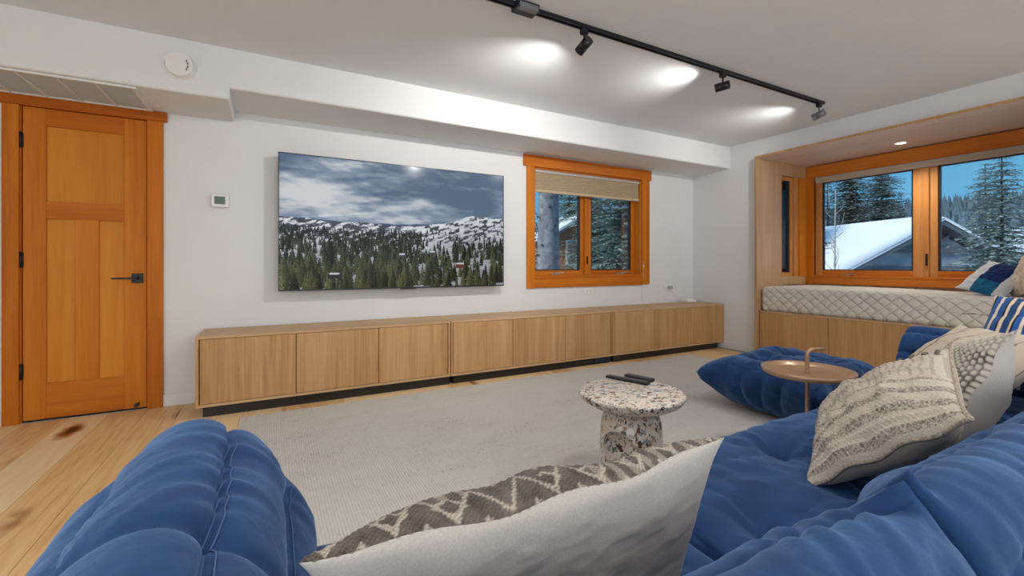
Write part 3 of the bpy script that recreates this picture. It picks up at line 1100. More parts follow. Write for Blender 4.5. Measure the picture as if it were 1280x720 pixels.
# return-air grille under the soffit above the door
rg = thing('return_air_grille', (-1.15, 3.70, 2.087), 'white louvred return-air grille under the soffit above the door', 'air vent')
gx0, gx1, gy0, gy1, gz = -1.60, -0.712, 3.462, 3.925, 2.087
boxes('frame', [((gx0, gy0, gz - 0.012), (gx1, gy0 + 0.024, gz)), ((gx0, gy1 - 0.024, gz - 0.012), (gx1, gy1, gz)), ((gx0, gy0 + 0.024, gz - 0.012), (gx0 + 0.024, gy1 - 0.024, gz)), ((gx1 - 0.024, gy0 + 0.024, gz - 0.012), (gx1, gy1 - 0.024, gz))], 'white_trim', rg, 0.002)
box('backing', (gx0 + 0.01, gy0 + 0.01, gz - 0.002), (gx1 - 0.01, gy1 - 0.01, gz), 'grille_white', rg)
sec = (gx1 - gx0 - 0.048) / 5
for i in range(1, 5):
    bx_ = gx0 + 0.024 + i * sec
    box('divider', (bx_ - 0.006, gy0 + 0.024, gz - 0.0115), (bx_ + 0.006, gy1 - 0.024, gz - 0.001), 'white_trim', rg)
n_l = 26
for i in range(n_l):
    ly = gy0 + 0.03 + (gy1 - gy0 - 0.06) * i / (n_l - 1)
    Vl = [(gx0 + 0.024, ly - 0.0075, gz - 0.0085), (gx1 - 0.024, ly - 0.0075, gz - 0.0085), (gx1 - 0.024, ly + 0.0085, gz - 0.0055), (gx0 + 0.024, ly + 0.0085, gz - 0.0055)]
    Vl += [(a, b_, c_ + 0.0012) for a, b_, c_ in Vl]
    mesh_obj('louver', Vl, [(0, 1, 2, 3), (7, 6, 5, 4), (0, 4, 5, 1), (1, 5, 6, 2), (2, 6, 7, 3), (3, 7, 4, 0)], 'grille_white', rg)

# recessed light in the bay ceiling
rl = thing('recessed_light', (5.42, 2.0, BZ1), 'small round recessed light in the wood top of the bay', 'ceiling light')
lathe('trim_ring', [(0.042, 0.0), (0.042, -0.004), (0.052, -0.005), (0.056, 0.0)], (5.42, 2.0, BZ1), 'white_trim', rl, 40)
cyl('lens', (5.42, 2.0, BZ1 - 0.003), (5.42, 2.0, BZ1), 0.042, 'downlight_glow', rl, seg=32)
ld = bpy.data.lights.new('bay_light', 'SPOT')
ld.energy = 55
ld.spot_size = math.radians(130)
ld.spot_blend = 0.9
ld.shadow_soft_size = 0.05
ld.color = (1, 0.93, 0.82)
lo_ = bpy.data.objects.new('bay_light', ld)
link(lo_, rl)
lo_.location = (0, 0, -0.012)

# unseen downlights added to brighten the rug, sofas and floor from above
for dlx, dly, dlab in ((0.35, 1.55, 'added fill downlight over the rug near the door side'), (1.75, 1.25, 'added fill downlight over the terrazzo table'),
                       (2.9, 0.55, 'added fill downlight over the far corner seat'), (0.6, -0.35, 'added fill downlight behind the near corner seat'),
                       (-1.2, 1.0, 'added fill downlight over the open plank floor'), (2.4, -1.2, 'added fill downlight at the back of the room')):
    dl = thing('fill_downlight', (dlx, dly, ZC), dlab, 'ceiling light', 'added fill downlights')
    lathe('trim_ring', [(0.060, 0.0), (0.060, -0.004), (0.074, -0.005), (0.078, 0.0)], (dlx, dly, ZC), 'white_trim', dl, 40)
    cyl('lens', (dlx, dly, ZC - 0.003), (dlx, dly, ZC), 0.060, 'downlight_glow', dl, seg=32)
    q_ = bpy.data.lights.new('fill_beam', 'SPOT')
    q_.energy = DOWN_W * (2.0 if dlx < 0 else 1.7 if dlx > 2.5 else 1.1)
    q_.spot_size = math.radians(150)
    q_.spot_blend = 1.0
    q_.shadow_soft_size = 0.06
    q_.color = (0.98, 0.985, 1.0)
    qo = bpy.data.objects.new('fill_beam', q_)
    link(qo, dl)
    qo.location = (0, 0, -0.012)

# ================================================================== TRACK LIGHT
YT = 2.10
tr = thing('track_light', (2.0, YT, ZC), 'black ceiling track with three small cylinder spotlights', 'track light')
TX0, TX1 = 0.25, 4.22
boxes('rail', [((TX0, YT - 0.018, ZC - 0.006), (TX1, YT + 0.018, ZC)), ((TX0, YT - 0.018, ZC - 0.022), (TX1, YT - 0.009, ZC - 0.006)), ((TX0, YT + 0.009, ZC - 0.022), (TX1, YT + 0.018, ZC - 0.006)), ((TX1 - 0.006, YT - 0.018, ZC - 0.022), (TX1, YT + 0.018, ZC))], 'track_black', tr)
box('conductor', (TX0 + 0.002, YT - 0.008, ZC - 0.010), (TX1 - 0.008, YT + 0.008, ZC - 0.006), 'track_inner', tr)
cb = box('power_feed', (1.155, YT - 0.05, ZC - 0.040), (1.29, YT + 0.03, ZC - 0.0), 'track_black', tr, 0.003)
box('feed_cover', (1.165, YT - 0.055, ZC - 0.043), (1.28, YT - 0.020, ZC - 0.012), 'lamp_grey', cb, 0.002)
heads = [(1.63, (-0.10, 0.85, -0.42), 'track_black', 62), (2.885, (-0.60, 0.72, -0.16), 'track_black', 22), (4.16, (-0.12, 0.92, -0.30), 'lamp_grey', 26)]
for hx, dv, hm, pw in heads:
    d = Vector(dv).normalized()
    ad = box('lamp_head', (hx - 0.022, YT - 0.016, ZC - 0.055), (hx + 0.022, YT + 0.016, ZC - 0.018), 'track_black', tr, 0.003)
    cyl('stem', (hx, YT, ZC - 0.055), (hx, YT, ZC - 0.098), 0.006, hm, ad, seg=12)
    c0 = Vector((hx, YT, ZC - 0.118))
    a, b_ = c0 - d * 0.045, c0 + d * 0.050
    bm = bmesh.new()
    add_cyl(bm, a, a + d * 0.06, 0.030, None, 28)
    add_cyl(bm, a + d * 0.06, b_, 0.030, None, 28, False)
    add_cyl(bm, b_, a + d * 0.06, 0.027, None, 28, False)
    o = bm_obj('cylinder', bm, hm, ad)
    for p in o.data.polygons:
        p.use_smooth = len(p.vertices) == 4
    cyl('lens', a + d * 0.060, a + d * 0.063, 0.024, 'lamp_lens', ad, seg=24)
    sl = bpy.data.lights.new('spot_beam', 'SPOT')
    sl.energy = pw
    sl.spot_size = math.radians(128)
    sl.spot_blend = 1.0
    sl.shadow_soft_size = 0.014
    sl.color = (1.0, 0.96, 0.9)
    so_ = bpy.data.objects.new('spot_beam', sl)
    link(so_, tr)
    so_.location = (b_ + d * 0.012) - wpos(tr)
    so_.rotation_euler = d.to_track_quat('-Z', 'Y').to_euler()

# ================================================================== TELEVISION
TXa, TXb, TZa, TZb = 0.059, 2.012, 0.803, 1.878
TY = YB - 0.105
tv = thing('television', ((TXa + TXb) / 2, YB, (TZa + TZb) / 2), 'large wall-mounted television showing a snowy forest valley', 'television')
box('back_shell', (TXa + 0.004, TY + 0.012, TZa + 0.004), (TXb - 0.004, TY + 0.032, TZb - 0.004), 'black_plastic', tv, 0.004)
box('wall_mount', (0.55, TY + 0.03, 1.05), (1.5, YB, 1.6), 'black_plastic', tv)
e = 0.006
boxes('bezel', [((TXa, TY, TZa), (TXa + e, TY + 0.014, TZb)), ((TXb - e, TY, TZa), (TXb, TY + 0.014, TZb)), ((TXa + e, TY, TZb - e), (TXb - e, TY + 0.014, TZb)), ((TXa + e, TY, TZa), (TXb - e, TY + 0.014, TZa + 0.012))], 'bezel', tv)
box('logo_bar', (1.0, TY - 0.002, TZa - 0.008), (1.14, TY + 0.01, TZa + 0.002), 'black_plastic', tv, 0.002)


def paint_tv(W, Hh):
    """winter valley: cloudy sky, snow ridges, conifer forest; returns linear RGB, row 0 at the top"""
    yy, xx = np.mgrid[0:Hh, 0:W].astype(float)
    u, v = xx / W, yy / Hh
    img = np.zeros((Hh, W, 3))
    # sky
    dk, lt, wt = np.array([92, 110, 134.]), np.array([158, 170, 184.]), np.array([214, 215, 216.])
    c = fbm(u * 4.2 + v * 2.0, v * 9 - u * 1.6, 0.3, 5, 3) * 0.5 + 0.5
    c2 = fbm(u * 9, v * 26 + u * 4, 1.1, 4, 9) * 0.5 + 0.5
    blob = np.exp(-(((u - 0.13) / 0.22) ** 2 + ((v - 0.26) / 0.16) ** 2)) + 0.45 * np.exp(-(((u - 0.45) / 0.25) ** 2 + ((v - 0.33) / 0.08) ** 2)) + 0.35 * np.exp(-((v - 0.44) / 0.05) ** 2)
    c3 = fbm(u * 26 + v * 8, v * 40 - u * 12, 2.2, 4, 19)
    k = np.clip((c - 0.38) * 1.4 + (c2 - 0.5) * 0.7 + 0.22 * c3 + blob * 0.75 - 0.05, 0, 1)
    img[:] = dk + (lt - dk) * np.clip(k * 1.5, 0, 1)[..., None] + (wt - lt) * np.clip(k * 1.7 - 0.85, 0, 1)[..., None]
    streak = np.exp(-((v - (0.455 - 0.20 * (u - 0.1))) / 0.004) ** 2) * ((u > 0.08) & (u < 0.38))
    img += streak[..., None] * 30
    # ridges
    rx = [0, .08, .2, .32, .45, .55, .6, .68, .74, .79, .83, .87, .92, 1.0]
    ry = [.470, .465, .485, .478, .500, .495, .480, .462, .435, .405, .378, .392, .385, .392]
    ridge = np.interp(u, rx, ry) + 0.008 * fbm(u * 30, 0 * u, 0, 4, 21)
    far = np.interp(u, [0, .3, .5, .7, 1], [.46, .487, .482, .47, .47]) + 0.006 * fbm(u * 40, 0 * u, 5, 3, 5)
    farm = v > far
    img[farm] = np.array([70, 88, 116.])
    m = v > ridge
    rock = fbm(u * 40, v * 60 + u * 30, 0, 5, 31) + 0.25 * fbm(u * 140, v * 180, 0, 2, 8)
    snow = np.stack([205 + 35 * rock, 208 + 32 * rock, 216 + 28 * rock], -1)
    dark = np.stack([88 + 40 * rock, 92 + 40 * rock, 104 + 40 * rock], -1)
    t_ = np.clip((rock + 0.04 + 0.20 * np.clip((u - 0.4) * 4, 0, 1) + 0.5 * np.clip((v - 0.58) * 8, 0, 1)) * 5, 0, 1)
    img[m] = (dark + (snow - dark) * t_[..., None])[m]
    shade = np.clip(1 - (v - ridge) * 0.9, 0.72, 1)
    img[m] *= shade[m][:, None]
    # forest
    rng = np.random.default_rng(5)
    trees = []
    for _ in range(3800):
        ux = rng.random()
        top = np.interp(ux, [0, .3, .5, .62, .72, 1.0], [.545, .555, .555, .55, .53, .50])
        q = rng.random() ** 1.0
        by = top + (1.05 - top) * q
        clump = fbm(np.array([ux * 9]), np.array([by * 14]), 0, 2, 77)[0]
        dens = np.interp(by, [0.5, 0.62, 0.70, 0.85, 1.05], [1.0, 0.9, 0.45, 0.16, 0.13])
        if ux > 0.5:
            dens *= np.interp(ux, [0.5, 0.62, 1.0], [1.0, 0.35, 0.45])
        dens *= 1.75 * (1.0 + 1.4 * clump)
        if ux > 0.58 and by < 0.67:
            dens = 0.09
        if rng.random() > dens:
            continue
        hgt = (0.028 + 0.22 * max(0, by - top) ** 1.15 * 1.3) * rng.uniform(0.65, 1.35)
        trees.append((by, ux, hgt))
    for px_, q in ((.745, .80), (.19, .86), (.31, 1.02), (.70, 1.03), (.86, 1.02), (.95, .92), (.54, .99), (.12, .99), (.01, 1.02), (.98, .97), (.40, .93), (.24, .98), (.64, .9), (.47, .96)):
        trees.append((q, px_, rng.uniform(0.2, 0.27)))
    trees.sort()
    for by, ux, hgt in trees:
        wd = hgt * rng.uniform(0.30, 0.42) * Hh
        y1 = int(by * Hh)
        y0 = int((by - hgt) * Hh)
        near = np.clip((by - 0.55) * 2.2, 0, 1)
        base = np.array([46, 56, 52.]) * (1 - near) + np.array([66, 68, 44.]) * near
        base = base * rng.uniform(0.45, 1.25)
        cx_ = ux * W
        for yq in range(max(y0, 0), min(y1, Hh)):
            fr = (yq - y0) / max(1, y1 - y0)
            hw = max(0.55, wd * 0.5 * (fr ** 0.8) * (0.7 + 0.6 * rng.random()))
            xa, xb = int(max(0, cx_ - hw)), int(min(W, cx_ + hw + 1))
            if xb <= xa:
                continue
            n_ = xb - xa
            colr = base * (0.62 + 0.75 * rng.random((n_, 1))) * np.linspace(1.2, 0.72, n_)[:, None]
            keep = rng.random(n_) < 0.93
            img[yq, xa:xb][keep] = colr[keep]
    # two little cabins
    for (ux, vy, w_, h_, col_) in ((.205, .925, .05, .03, (44, 40, 40)), (.77, .845, .045, .03, (95, 52, 46)), (.49, .755, .035, .018, (70, 66, 66)), (.63, .73, .035, .016, (74, 66, 62))):
        ya, yb3, xa, xb = int((vy - h_) * Hh), int(vy * Hh), int((ux - w_ / 2) * W), int((ux + w_ / 2) * W)
        img[ya:yb3, xa:xb] = col_
        img[max(0, ya - int(.014 * Hh)):ya, xa + 3:xb - 2] = (190, 196, 205)
    img = np.clip(img, 0, 255) / 255
    return np.where(img <= 0.04045, img / 12.92, ((img + 0.055) / 1.055) ** 2.4)


def paint_grid(name, W, Hh, rgb, x0, x1, z0, z1, y, material, parent, attr):
    xs = np.linspace(x0, x1, W + 1)
    zs = np.linspace(z1, z0, Hh + 1)
    X, Z = np.meshgrid(xs, zs)
    V = np.stack([X.ravel(), np.full(X.size, y), Z.ravel()], 1) - np.array(wpos(parent))
    i = np.arange(Hh)[:, None] * (W + 1) + np.arange(W)[None, :]
    Fq = np.stack([i, i + W + 1, i + W + 2, i + 1], -1).reshape(-1, 4)
    me = bpy.data.meshes.new(name)
    me.vertices.add(len(V))
    me.vertices.foreach_set('co', V.ravel())
    me.loops.add(Fq.size)
    me.loops.foreach_set('vertex_index', Fq.ravel().astype(np.int32))
    me.polygons.add(len(Fq))
    me.polygons.foreach_set('loop_start', np.arange(0, Fq.size, 4, dtype=np.int32))
    me.update(calc_edges=True)
    ca = me.color_attributes.new(attr, 'FLOAT_COLOR', 'CORNER')
    cc = np.ones((Hh * W, 4, 4))
    cc[..., :3] = rgb.reshape(-1, 1, 3)
    ca.data.foreach_set('color', cc.ravel())
    me.materials.append(mat(material))
    return link(bpy.data.objects.new(name, me), parent)


paint_grid('screen', 512, 288, paint_tv(512, 288), TXa + e, TXb - e, TZa + 0.012, TZb - e, TY + 0.005, 'tv_picture', tv, 'picture')

# ================================================================== RUG
rug = box('rug', (-0.17, 0.25, 0.0005), (4.138, 3.398, 0.012), 'rug_wool', None, 0.003)
tag(rug, 'large pale grey-beige woven rug with dark flecks', 'rug')

# ================================================================== TERRAZZO STOOL
SC = (1.47, 1.545)
stl = thing('side_table', (SC[0], SC[1], 0.012), 'speckled terrazzo mushroom side table on the rug', 'side table')
lathe('table_top', [(0.0, 0.342), (0.13, 0.342), (0.185, 0.352), (0.225, 0.375), (0.238, 0.395), (0.240, 0.404), (0.237, 0.408), (0.0, 0.408)], (SC[0], SC[1], 0.012), 'terrazzo', stl, 96)
base = lathe('pedestal', [(0.0, 0.0), (0.140, 0.0), (0.143, 0.01), (0.140, 0.22), (0.135, 0.275), (0.122, 0.312), (0.10, 0.335), (0.085, 0.345), (0.0, 0.345)], (SC[0], SC[1], 0.012), 'terrazzo', stl, 96)
# hollow scooped into the pedestal
vdir = Vector((-SC[0], -SC[1], 0)).normalized()
side = Vector((-vdir.y, vdir.x, 0))
ang = math.radians(-25)
dd = (vdir * math.cos(ang) + side * math.sin(ang)).normalized()
bm = bmesh.new()
bmesh.ops.create_uvsphere(bm, u_segments=48, v_segments=32, radius=0.082)
cutter = bm_obj('cutter', bm, 'terrazzo')
cutter.location = Vector((SC[0], SC[1], 0.190)) + dd * 0.128
bpy.context.view_layer.update()
bmod = base.modifiers.new('scoop', 'BOOLEAN')
bmod.object = cutter
bmod.operation = 'DIFFERENCE'
bmod.solver = 'EXACT'
dg = bpy.context.evaluated_depsgraph_get()
newme = bpy.data.meshes.new_from_object(base.evaluated_get(dg))
base.modifiers.clear()
base.data = newme
bpy.data.objects.remove(cutter)
for p in base.data.polygons:
    p.use_smooth = True
base.data.set_sharp_from_angle(angle=math.radians(35))


# remotes
def remote(label, p0, p1, w, h):
    p0, p1 = Vector(p0), Vector(p1)
    d = (p1 - p0)
    ln = d.length
    c = (p0 + p1) / 2
    o = thing('remote_control', c, label, 'remote', 'remotes on the terrazzo table')
    o.rotation_euler = (0, 0, math.atan2(d.y, d.x))
    bm = bmesh.new()
    add_box(bm, (-ln / 2, -w / 2, 0), (ln / 2, w / 2, h), 0.006, 2)
    bm_obj('remote_body', bm, 'black_plastic', o, local=True)
    n = int(ln / 0.017)
    for i in range(n):
        for s in (-1, 0, 1):
            bm = bmesh.new()
            xx = -ln / 2 + 0.018 + i * (ln - 0.036) / (n - 1)
            add_box(bm, (xx - 0.004, s * w * 0.27 - 0.0035, h - 0.001), (xx + 0.004, s * w * 0.27 + 0.0035, h + 0.0018), 0.001)
            bm_obj('button', bm, 'button_grey', o, local=True)


remote('slim black remote on the terrazzo table, the longer nearer one', (1.545, 1.80, 0.4205), (1.625, 1.585, 0.4205), 0.036, 0.014)
remote('shorter black remote on the terrazzo table, farther from the sofa', (1.645, 1.765, 0.4205), (1.685, 1.615, 0.4205), 0.042, 0.016)

# ================================================================== TRAY TABLE
TT = (2.435, 1.285)
tt = thing('tray_table', (TT[0], TT[1], 0.012), 'round copper-coloured tray table with a bent handle', 'side table')
R_ = 0.205
lathe('tray', [(0.0, 0.0), (R_ - 0.018, 0.0), (R_ - 0.006, 0.006), (R_, 0.026), (R_ + 0.004, 0.026), (R_ - 0.002, 0.002), (R_ - 0.016, -0.005), (0.0, -0.005)], (TT[0], TT[1], 0.445), 'copper_tray', tt, 72)
hp = [(TT[0], TT[1], 0.02)] + [(TT[0], TT[1], z) for z in (0.2, 0.4, 0.54)]
for i in range(1, 7):
    a = i / 6 * math.pi / 2
    hp.append((TT[0] + 0.03 * (1 - math.cos(a)), TT[1] - 0.010 * (1 - math.cos(a)), 0.54 + 0.03 * math.sin(a)))
hp.append((TT[0] + 0.098, TT[1] - 0.030, 0.570))
tube('stem', hp, 0.0095, 'copper_tray', tt, 14)
lathe('foot', [(0.0, 0.0), (0.14, 0.0), (0.14, 0.006), (0.02, 0.012), (0.0, 0.012)], (TT[0], TT[1], 0.013), 'copper_tray', tt, 48)


# ================================================================== SOFA
def catmull(P, n_per):
    P = np.array(P, float)
    n = len(P)
    out = []
    for i in range(n):
        p0, p1, p2, p3 = P[(i - 1) % n], P[i], P[(i + 1) % n], P[(i + 2) % n]
        for t in np.linspace(0, 1, n_per, endpoint=False):
            out.append(0.5 * ((2 * p1) + (-p0 + p2) * t + (2 * p0 - 5 * p1 + 4 * p2 - p3) * t * t + (-p0 + 3 * p1 - 3 * p2 + p3) * t ** 3))
    return np.array(out)


BACK = [(0.12, 0.02), (0.045, 0.10), (0.0, 0.22), (0.0, 0.33), (0.035, 0.44), (0.085, 0.54), (0.145, 0.61), (0.205, 0.635), (0.262, 0.61),
        (0.310, 0.55), (0.345, 0.475), (0.365, 0.40), (0.36, 0.30), (0.325, 0.18), (0.26, 0.05), (0.19, 0.02)]
SEAMS_AT = [(0.0, 0.25), (0.035, 0.44), (0.120, 0.585), (0.250, 0.618), (0.325, 0.52), (0.365, 0.40), (0.19, 0.02)]
POINTED = [(0.0, 0.24), (0.04, 0.43), (0.20, 0.685), (0.335, 0.50), (0.37, 0.40)]


def sweep_back(name, path_fn, length, parent, seed, ends=(True, True), res=0.011, cross=(), point=(0.9, 0.9), stitch=None):
    sec = catmull(BACK, 9)
    ns = len(sec)
    tang = np.roll(sec, -1, 0) - np.roll(sec, 1, 0)
    tang /= np.linalg.norm(tang, axis=1)[:, None]
    nrm = np.stack([-tang[:, 1], tang[:, 0]], 1)
    cen = np.array([0.18, 0.34])
    if np.mean(np.sum(nrm * (sec - cen), 1)) < 0:
        nrm = -nrm
    seg = np.linalg.norm(np.roll(sec, -1, 0) - sec, axis=1)
    arc = np.concatenate([[0], np.cumsum(seg)[:-1]])
    tot = seg.sum()
    sk = sorted(arc[np.argmin(np.linalg.norm(sec - np.array(p), axis=1))] for p in SEAMS_AT)
    # scalloped channels between the seams
    bul = np.zeros(ns)
    nd = np.zeros(ns)
    for i in range(len(sk)):
        a, b_ = sk[i], sk[(i + 1) % len(sk)]
        ln = (b_ - a) % tot
        q = ((arc - a) % tot) / ln
        m = q <= 1
        bul[m] = (np.clip(1 - (2 * q[m] - 1) ** 2, 0, 1) ** 0.55) * min(0.034, ln * 0.17)
        nd[m] = np.minimum(q[m], 1 - q[m]) * ln
    nw = max(8, int(length / res))
    ws = np.linspace(0, length, nw)
    caps = np.linspace(0, 1, 10)
    rows = []       # (w, scale, outward)
    if ends[0]:
        for q in caps[::-1][:-1]:
            rows.append((0.0, q, -1))
    rows += [(w, 0.0, 0) for w in ws]
    if ends[1]:
        for q in caps[1:]:
            rows.append((length, q, 1))
    V = []
    # towards the ends the channels pinch together into a pointed ear
    PP = np.array(POINTED)
    upper = (sec[:, 1] > 0.25)
    tp = np.zeros_like(sec)
    sl_ = np.concatenate([[0], np.cumsum(np.linalg.norm(np.diff(PP, axis=0), axis=1))])
    ui = np.where(upper)[0]
    par = np.concatenate([[0], np.cumsum(np.linalg.norm(np.diff(sec[ui], axis=0), axis=1))])
    par = par / par[-1] * sl_[-1]
    tp[:] = sec
    tp[ui, 0] = np.interp(par, sl_, PP[:, 0])
    tp[ui, 1] = np.interp(par, sl_, PP[:, 1])
    for (w, q, s) in rows:
        A_, S_ = arc * 1.0, np.full(ns, w)
        bend = 0.05 * vnoise(A_ * 5, S_ * 2.5, 0, seed + 3)
        sk_ = 0.35 * A_ * vnoise(S_ * 1.5, A_ * 1.5, 7.7, seed + 21)
        n1_ = vnoise((S_ + bend + sk_) * 12, A_ * 3.4, seed * 1.7, seed)
        n2_ = vnoise((S_ + bend * 1.5 - sk_) * 27, A_ * 6.5, seed * 2.7, seed + 1)
        n3_ = vnoise((S_ + bend * 2) * 55, A_ * 9, seed * 3.1, seed + 2)
        wr = (0.45 - np.abs(n1_) * 1.3) * 0.7 + 0.6 * (0.5 - np.abs(n2_) * 1.3) + 0.25 * n3_
        big = fbm(S_ * 3.2, A_ * 3.5, seed * 0.9, 2, seed + 5)
        msk = np.clip(0.55 + 0.9 * vnoise(S_ * 4.2, A_ * 4.2, 3.3, seed + 11), 0.1, 1.2)
        pull = np.exp(-nd / 0.035)
        e0 = np.exp(-w / 0.055) if ends[0] else 0.0
        e1 = np.exp(-(length - w) / 0.055) if ends[1] else 0.0
        edge = max(e0, e1)
        disp = bul * (1 + 0.25 * big) * (1 - 0.8 * max(point[0] * e0, point[1] * e1)) + wr * msk * (0.0075 + 0.011 * pull + 0.003 * edge) + big * 0.006
        for cpos, cdep in cross:
            dc = np.abs(w - cpos + 0.03 * np.sin(A_ * 7 + cpos * 9))
            disp = disp - cdep * np.exp(-dc / 0.012) * np.exp(-((sec[:, 1] - 0.60) / 0.10) ** 2)
        bs_ = sec + (tp - sec) * max(point[0] * e0, point[1] * e1)
        pt = bs_ + nrm * disp[:, None]
        ww = np.full(ns, w)
        if s != 0:
            rnd_ = 1 - (point[0] if s < 0 else point[1])
            sc_ = 1 - q ** (1.6 + 1.2 * rnd_)
            pt = cen + (pt - cen) * sc_
            ww = ww + s * ((0.016 + 0.03 * rnd_) * math.sin(math.pi * min(1.0, q * (1.15 - 0.3 * rnd_))) - 0.012 * q)
        V.append(path_fn(ww, pt[:, 0], pt[:, 1]))
    V = np.concatenate(V)
    nr = len(rows)
    i = np.arange(nr - 1)[:, None] * ns
    j = np.arange(ns)[None, :]
    jn = (j + 1) % ns
    Fq = np.stack([i + j, i + jn, i + ns + jn, i + ns + j], -1).reshape(-1, 4)
    o = mesh_obj(name, V, Fq, 'blue_velvet', parent, True)
    if stitch:
        Vr = V.reshape(nr, ns, 3)
        wrow = np.array([r_[0] if r_[2] == 0 else -1 for r_ in rows])
        for anchor in ((0.250, 0.618), (0.325, 0.52)):
            js = int(np.argmin(np.linalg.norm(sec - np.array(anchor), axis=1)))
            for dj in (0, 1):
                sel = np.where((wrow > stitch[0]) & (wrow < stitch[1]))[0]
                pts_ = Vr[sel, (js + dj) % ns]
                inn = Vr[sel].mean(axis=1)
                nv_ = pts_ - inn
                nv_ /= np.linalg.norm(nv_, axis=1)[:, None]
                pv, pf = tube_mesh((pts_ + nv_ * 0.0012).tolist(), 0.0011, 5)
                mesh_obj('stitching', pv, pf, 'stitch_blue', o, True)
    bm = bmesh.new()
    bm.from_mesh(o.data)
    bmesh.ops.recalc_face_normals(bm, faces=bm.faces)
    bm.to_mesh(o.data)
    bm.free()
    return o


def seat_pad(name, x0, x1, y0, y1, z0, z1, parent, seed, buttons, r=0.09, open_sides=(), res=0.012, amp=1.0, side_amp=1.0):
    half = ((x1 - x0) / 2, (y1 - y0) / 2, (z1 - z0) / 2)
    V, Nn, Fc = rounded_box(half, r, res)
    c = np.array([(x0 + x1) / 2, (y0 + y1) / 2, (z0 + z1) / 2])
    P = V + c
    top = np.clip((Nn[:, 2] - 0.2) / 0.6, 0, 1)
    sidew = 1 - np.abs(Nn[:, 2])
    d = np.zeros(len(P))
    big = fbm(P[:, 0] * 3.3, P[:, 1] * 3.3, P[:, 2] * 3.3, 2, seed)
    d += 0.014 * big
    B = np.array(buttons)
    # pillows between buttons
    near = np.full(len(P), 9.0)
    th_ = np.zeros(len(P))
    for b_ in B:
        rr = np.hypot(P[:, 0] - b_[0], P[:, 1] - b_[1])
        m = rr < near
        near[m] = rr[m]
        th_[m] = np.arctan2(P[m, 1] - b_[1], P[m, 0] - b_[0])
    d += top * (-0.055 * np.exp(-near / 0.045) + 0.020 * np.clip(near / 0.2, 0, 1))
    fold = np.cos(th_ * 4 + 0.6) * 0.55 + np.cos(th_ * 9 + 3 * vnoise(P[:, 0] * 3, P[:, 1] * 3, 0, seed + 2)) * 0.45
    d += top * 0.016 * fold * np.exp(-near / 0.11) * np.clip(near / 0.03, 0, 1)
    # seams joining the buttons
    for b_ in B:
        for k, ax in ((0, 1), (1, 0)):
            dl = np.abs(P[:, k] - b_[k] + 0.014 * vnoise(P[:, ax] * 7, P[:, k] * 0, 0, seed + 4))
            d -= top * 0.016 * np.exp(-dl / 0.012) * np.clip(1.15 - np.abs(P[:, ax] - b_[ax]) / 0.34, 0, 1)
    # pleats on the sides
    along = P[:, 0] * np.abs(Nn[:, 1]) + P[:, 1] * np.abs(Nn[:, 0])
    pl = np.abs(np.sin(along * math.pi / 0.125 + 0.8 * vnoise(along * 3, P[:, 2] * 4, 0, seed + 6)))
    d += sidew * (0.034 * np.clip(pl, 0, 1) ** 0.40 - 0.018) * side_amp
    zmid = z0 + (z1 - z0) * 0.62
    d -= sidew * 0.018 * np.exp(-np.abs(P[:, 2] - zmid + 0.012 * vnoise(along * 6, 0 * along, 0, seed + 1)) / 0.014)
    wr = fbm(P[:, 0] * 11 + P[:, 1] * 5, P[:, 1] * 9 - P[:, 0] * 4, P[:, 2] * 6, 2, seed + 8)
    d += (0.45 - np.abs(wr) * 1.6) * 0.010
    P = P + Nn * (d * amp)[:, None]
    return mesh_obj(name, P, Fc, 'blue_velvet', parent, True), P


AX0, AX1, AY0, AY1 = -0.345, 0.835, 0.09, 1.055
BX1 = 2.19
CX1, CY1 = 3.31, 1.10
SZ = 0.013


def path_straight(x0, y0):
    def f(w, d, z):
        return np.stack([x0 + w, y0 + d, z + SZ], 1)
    return f


RC = 0.46


def path_corner(xo, yo, y_end, x_end, mirror=False, wide=1.0, tall=1.0):
    """L path: from the far end of the side back to the corner, then along the near back"""
    l1 = y_end - (yo + RC)
    l2 = RC * math.pi / 2 * 0.8
    l3 = abs(x_end - xo) - RC
    tot = l1 + l2 + l3
    sg = -1 if mirror else 1

    def f(w, d, z):
        k_ = np.clip(1 - (w - l1) / l2, 0, 1)
        d = d * (1 + (wide - 1) * k_)
        z = z * (1 + (tall - 1) * k_)
        X = np.zeros_like(w)
        Y = np.zeros_like(w)
        m1 = w < l1
        X[m1] = d[m1]
        Y[m1] = y_end - w[m1]
        m2 = (w >= l1) & (w < l1 + l2)
        a = (w[m2] - l1) / l2 * math.pi / 2
        X[m2] = RC - (RC - d[m2]) * np.cos(a)
        Y[m2] = yo + RC - (RC - d[m2]) * np.sin(a)
        m3 = w >= l1 + l2
        X[m3] = RC + (w[m3] - l1 - l2)
        Y[m3] = yo + d[m3]
        return np.stack([xo + sg * X, Y, z + SZ], 1)
    return f, tot


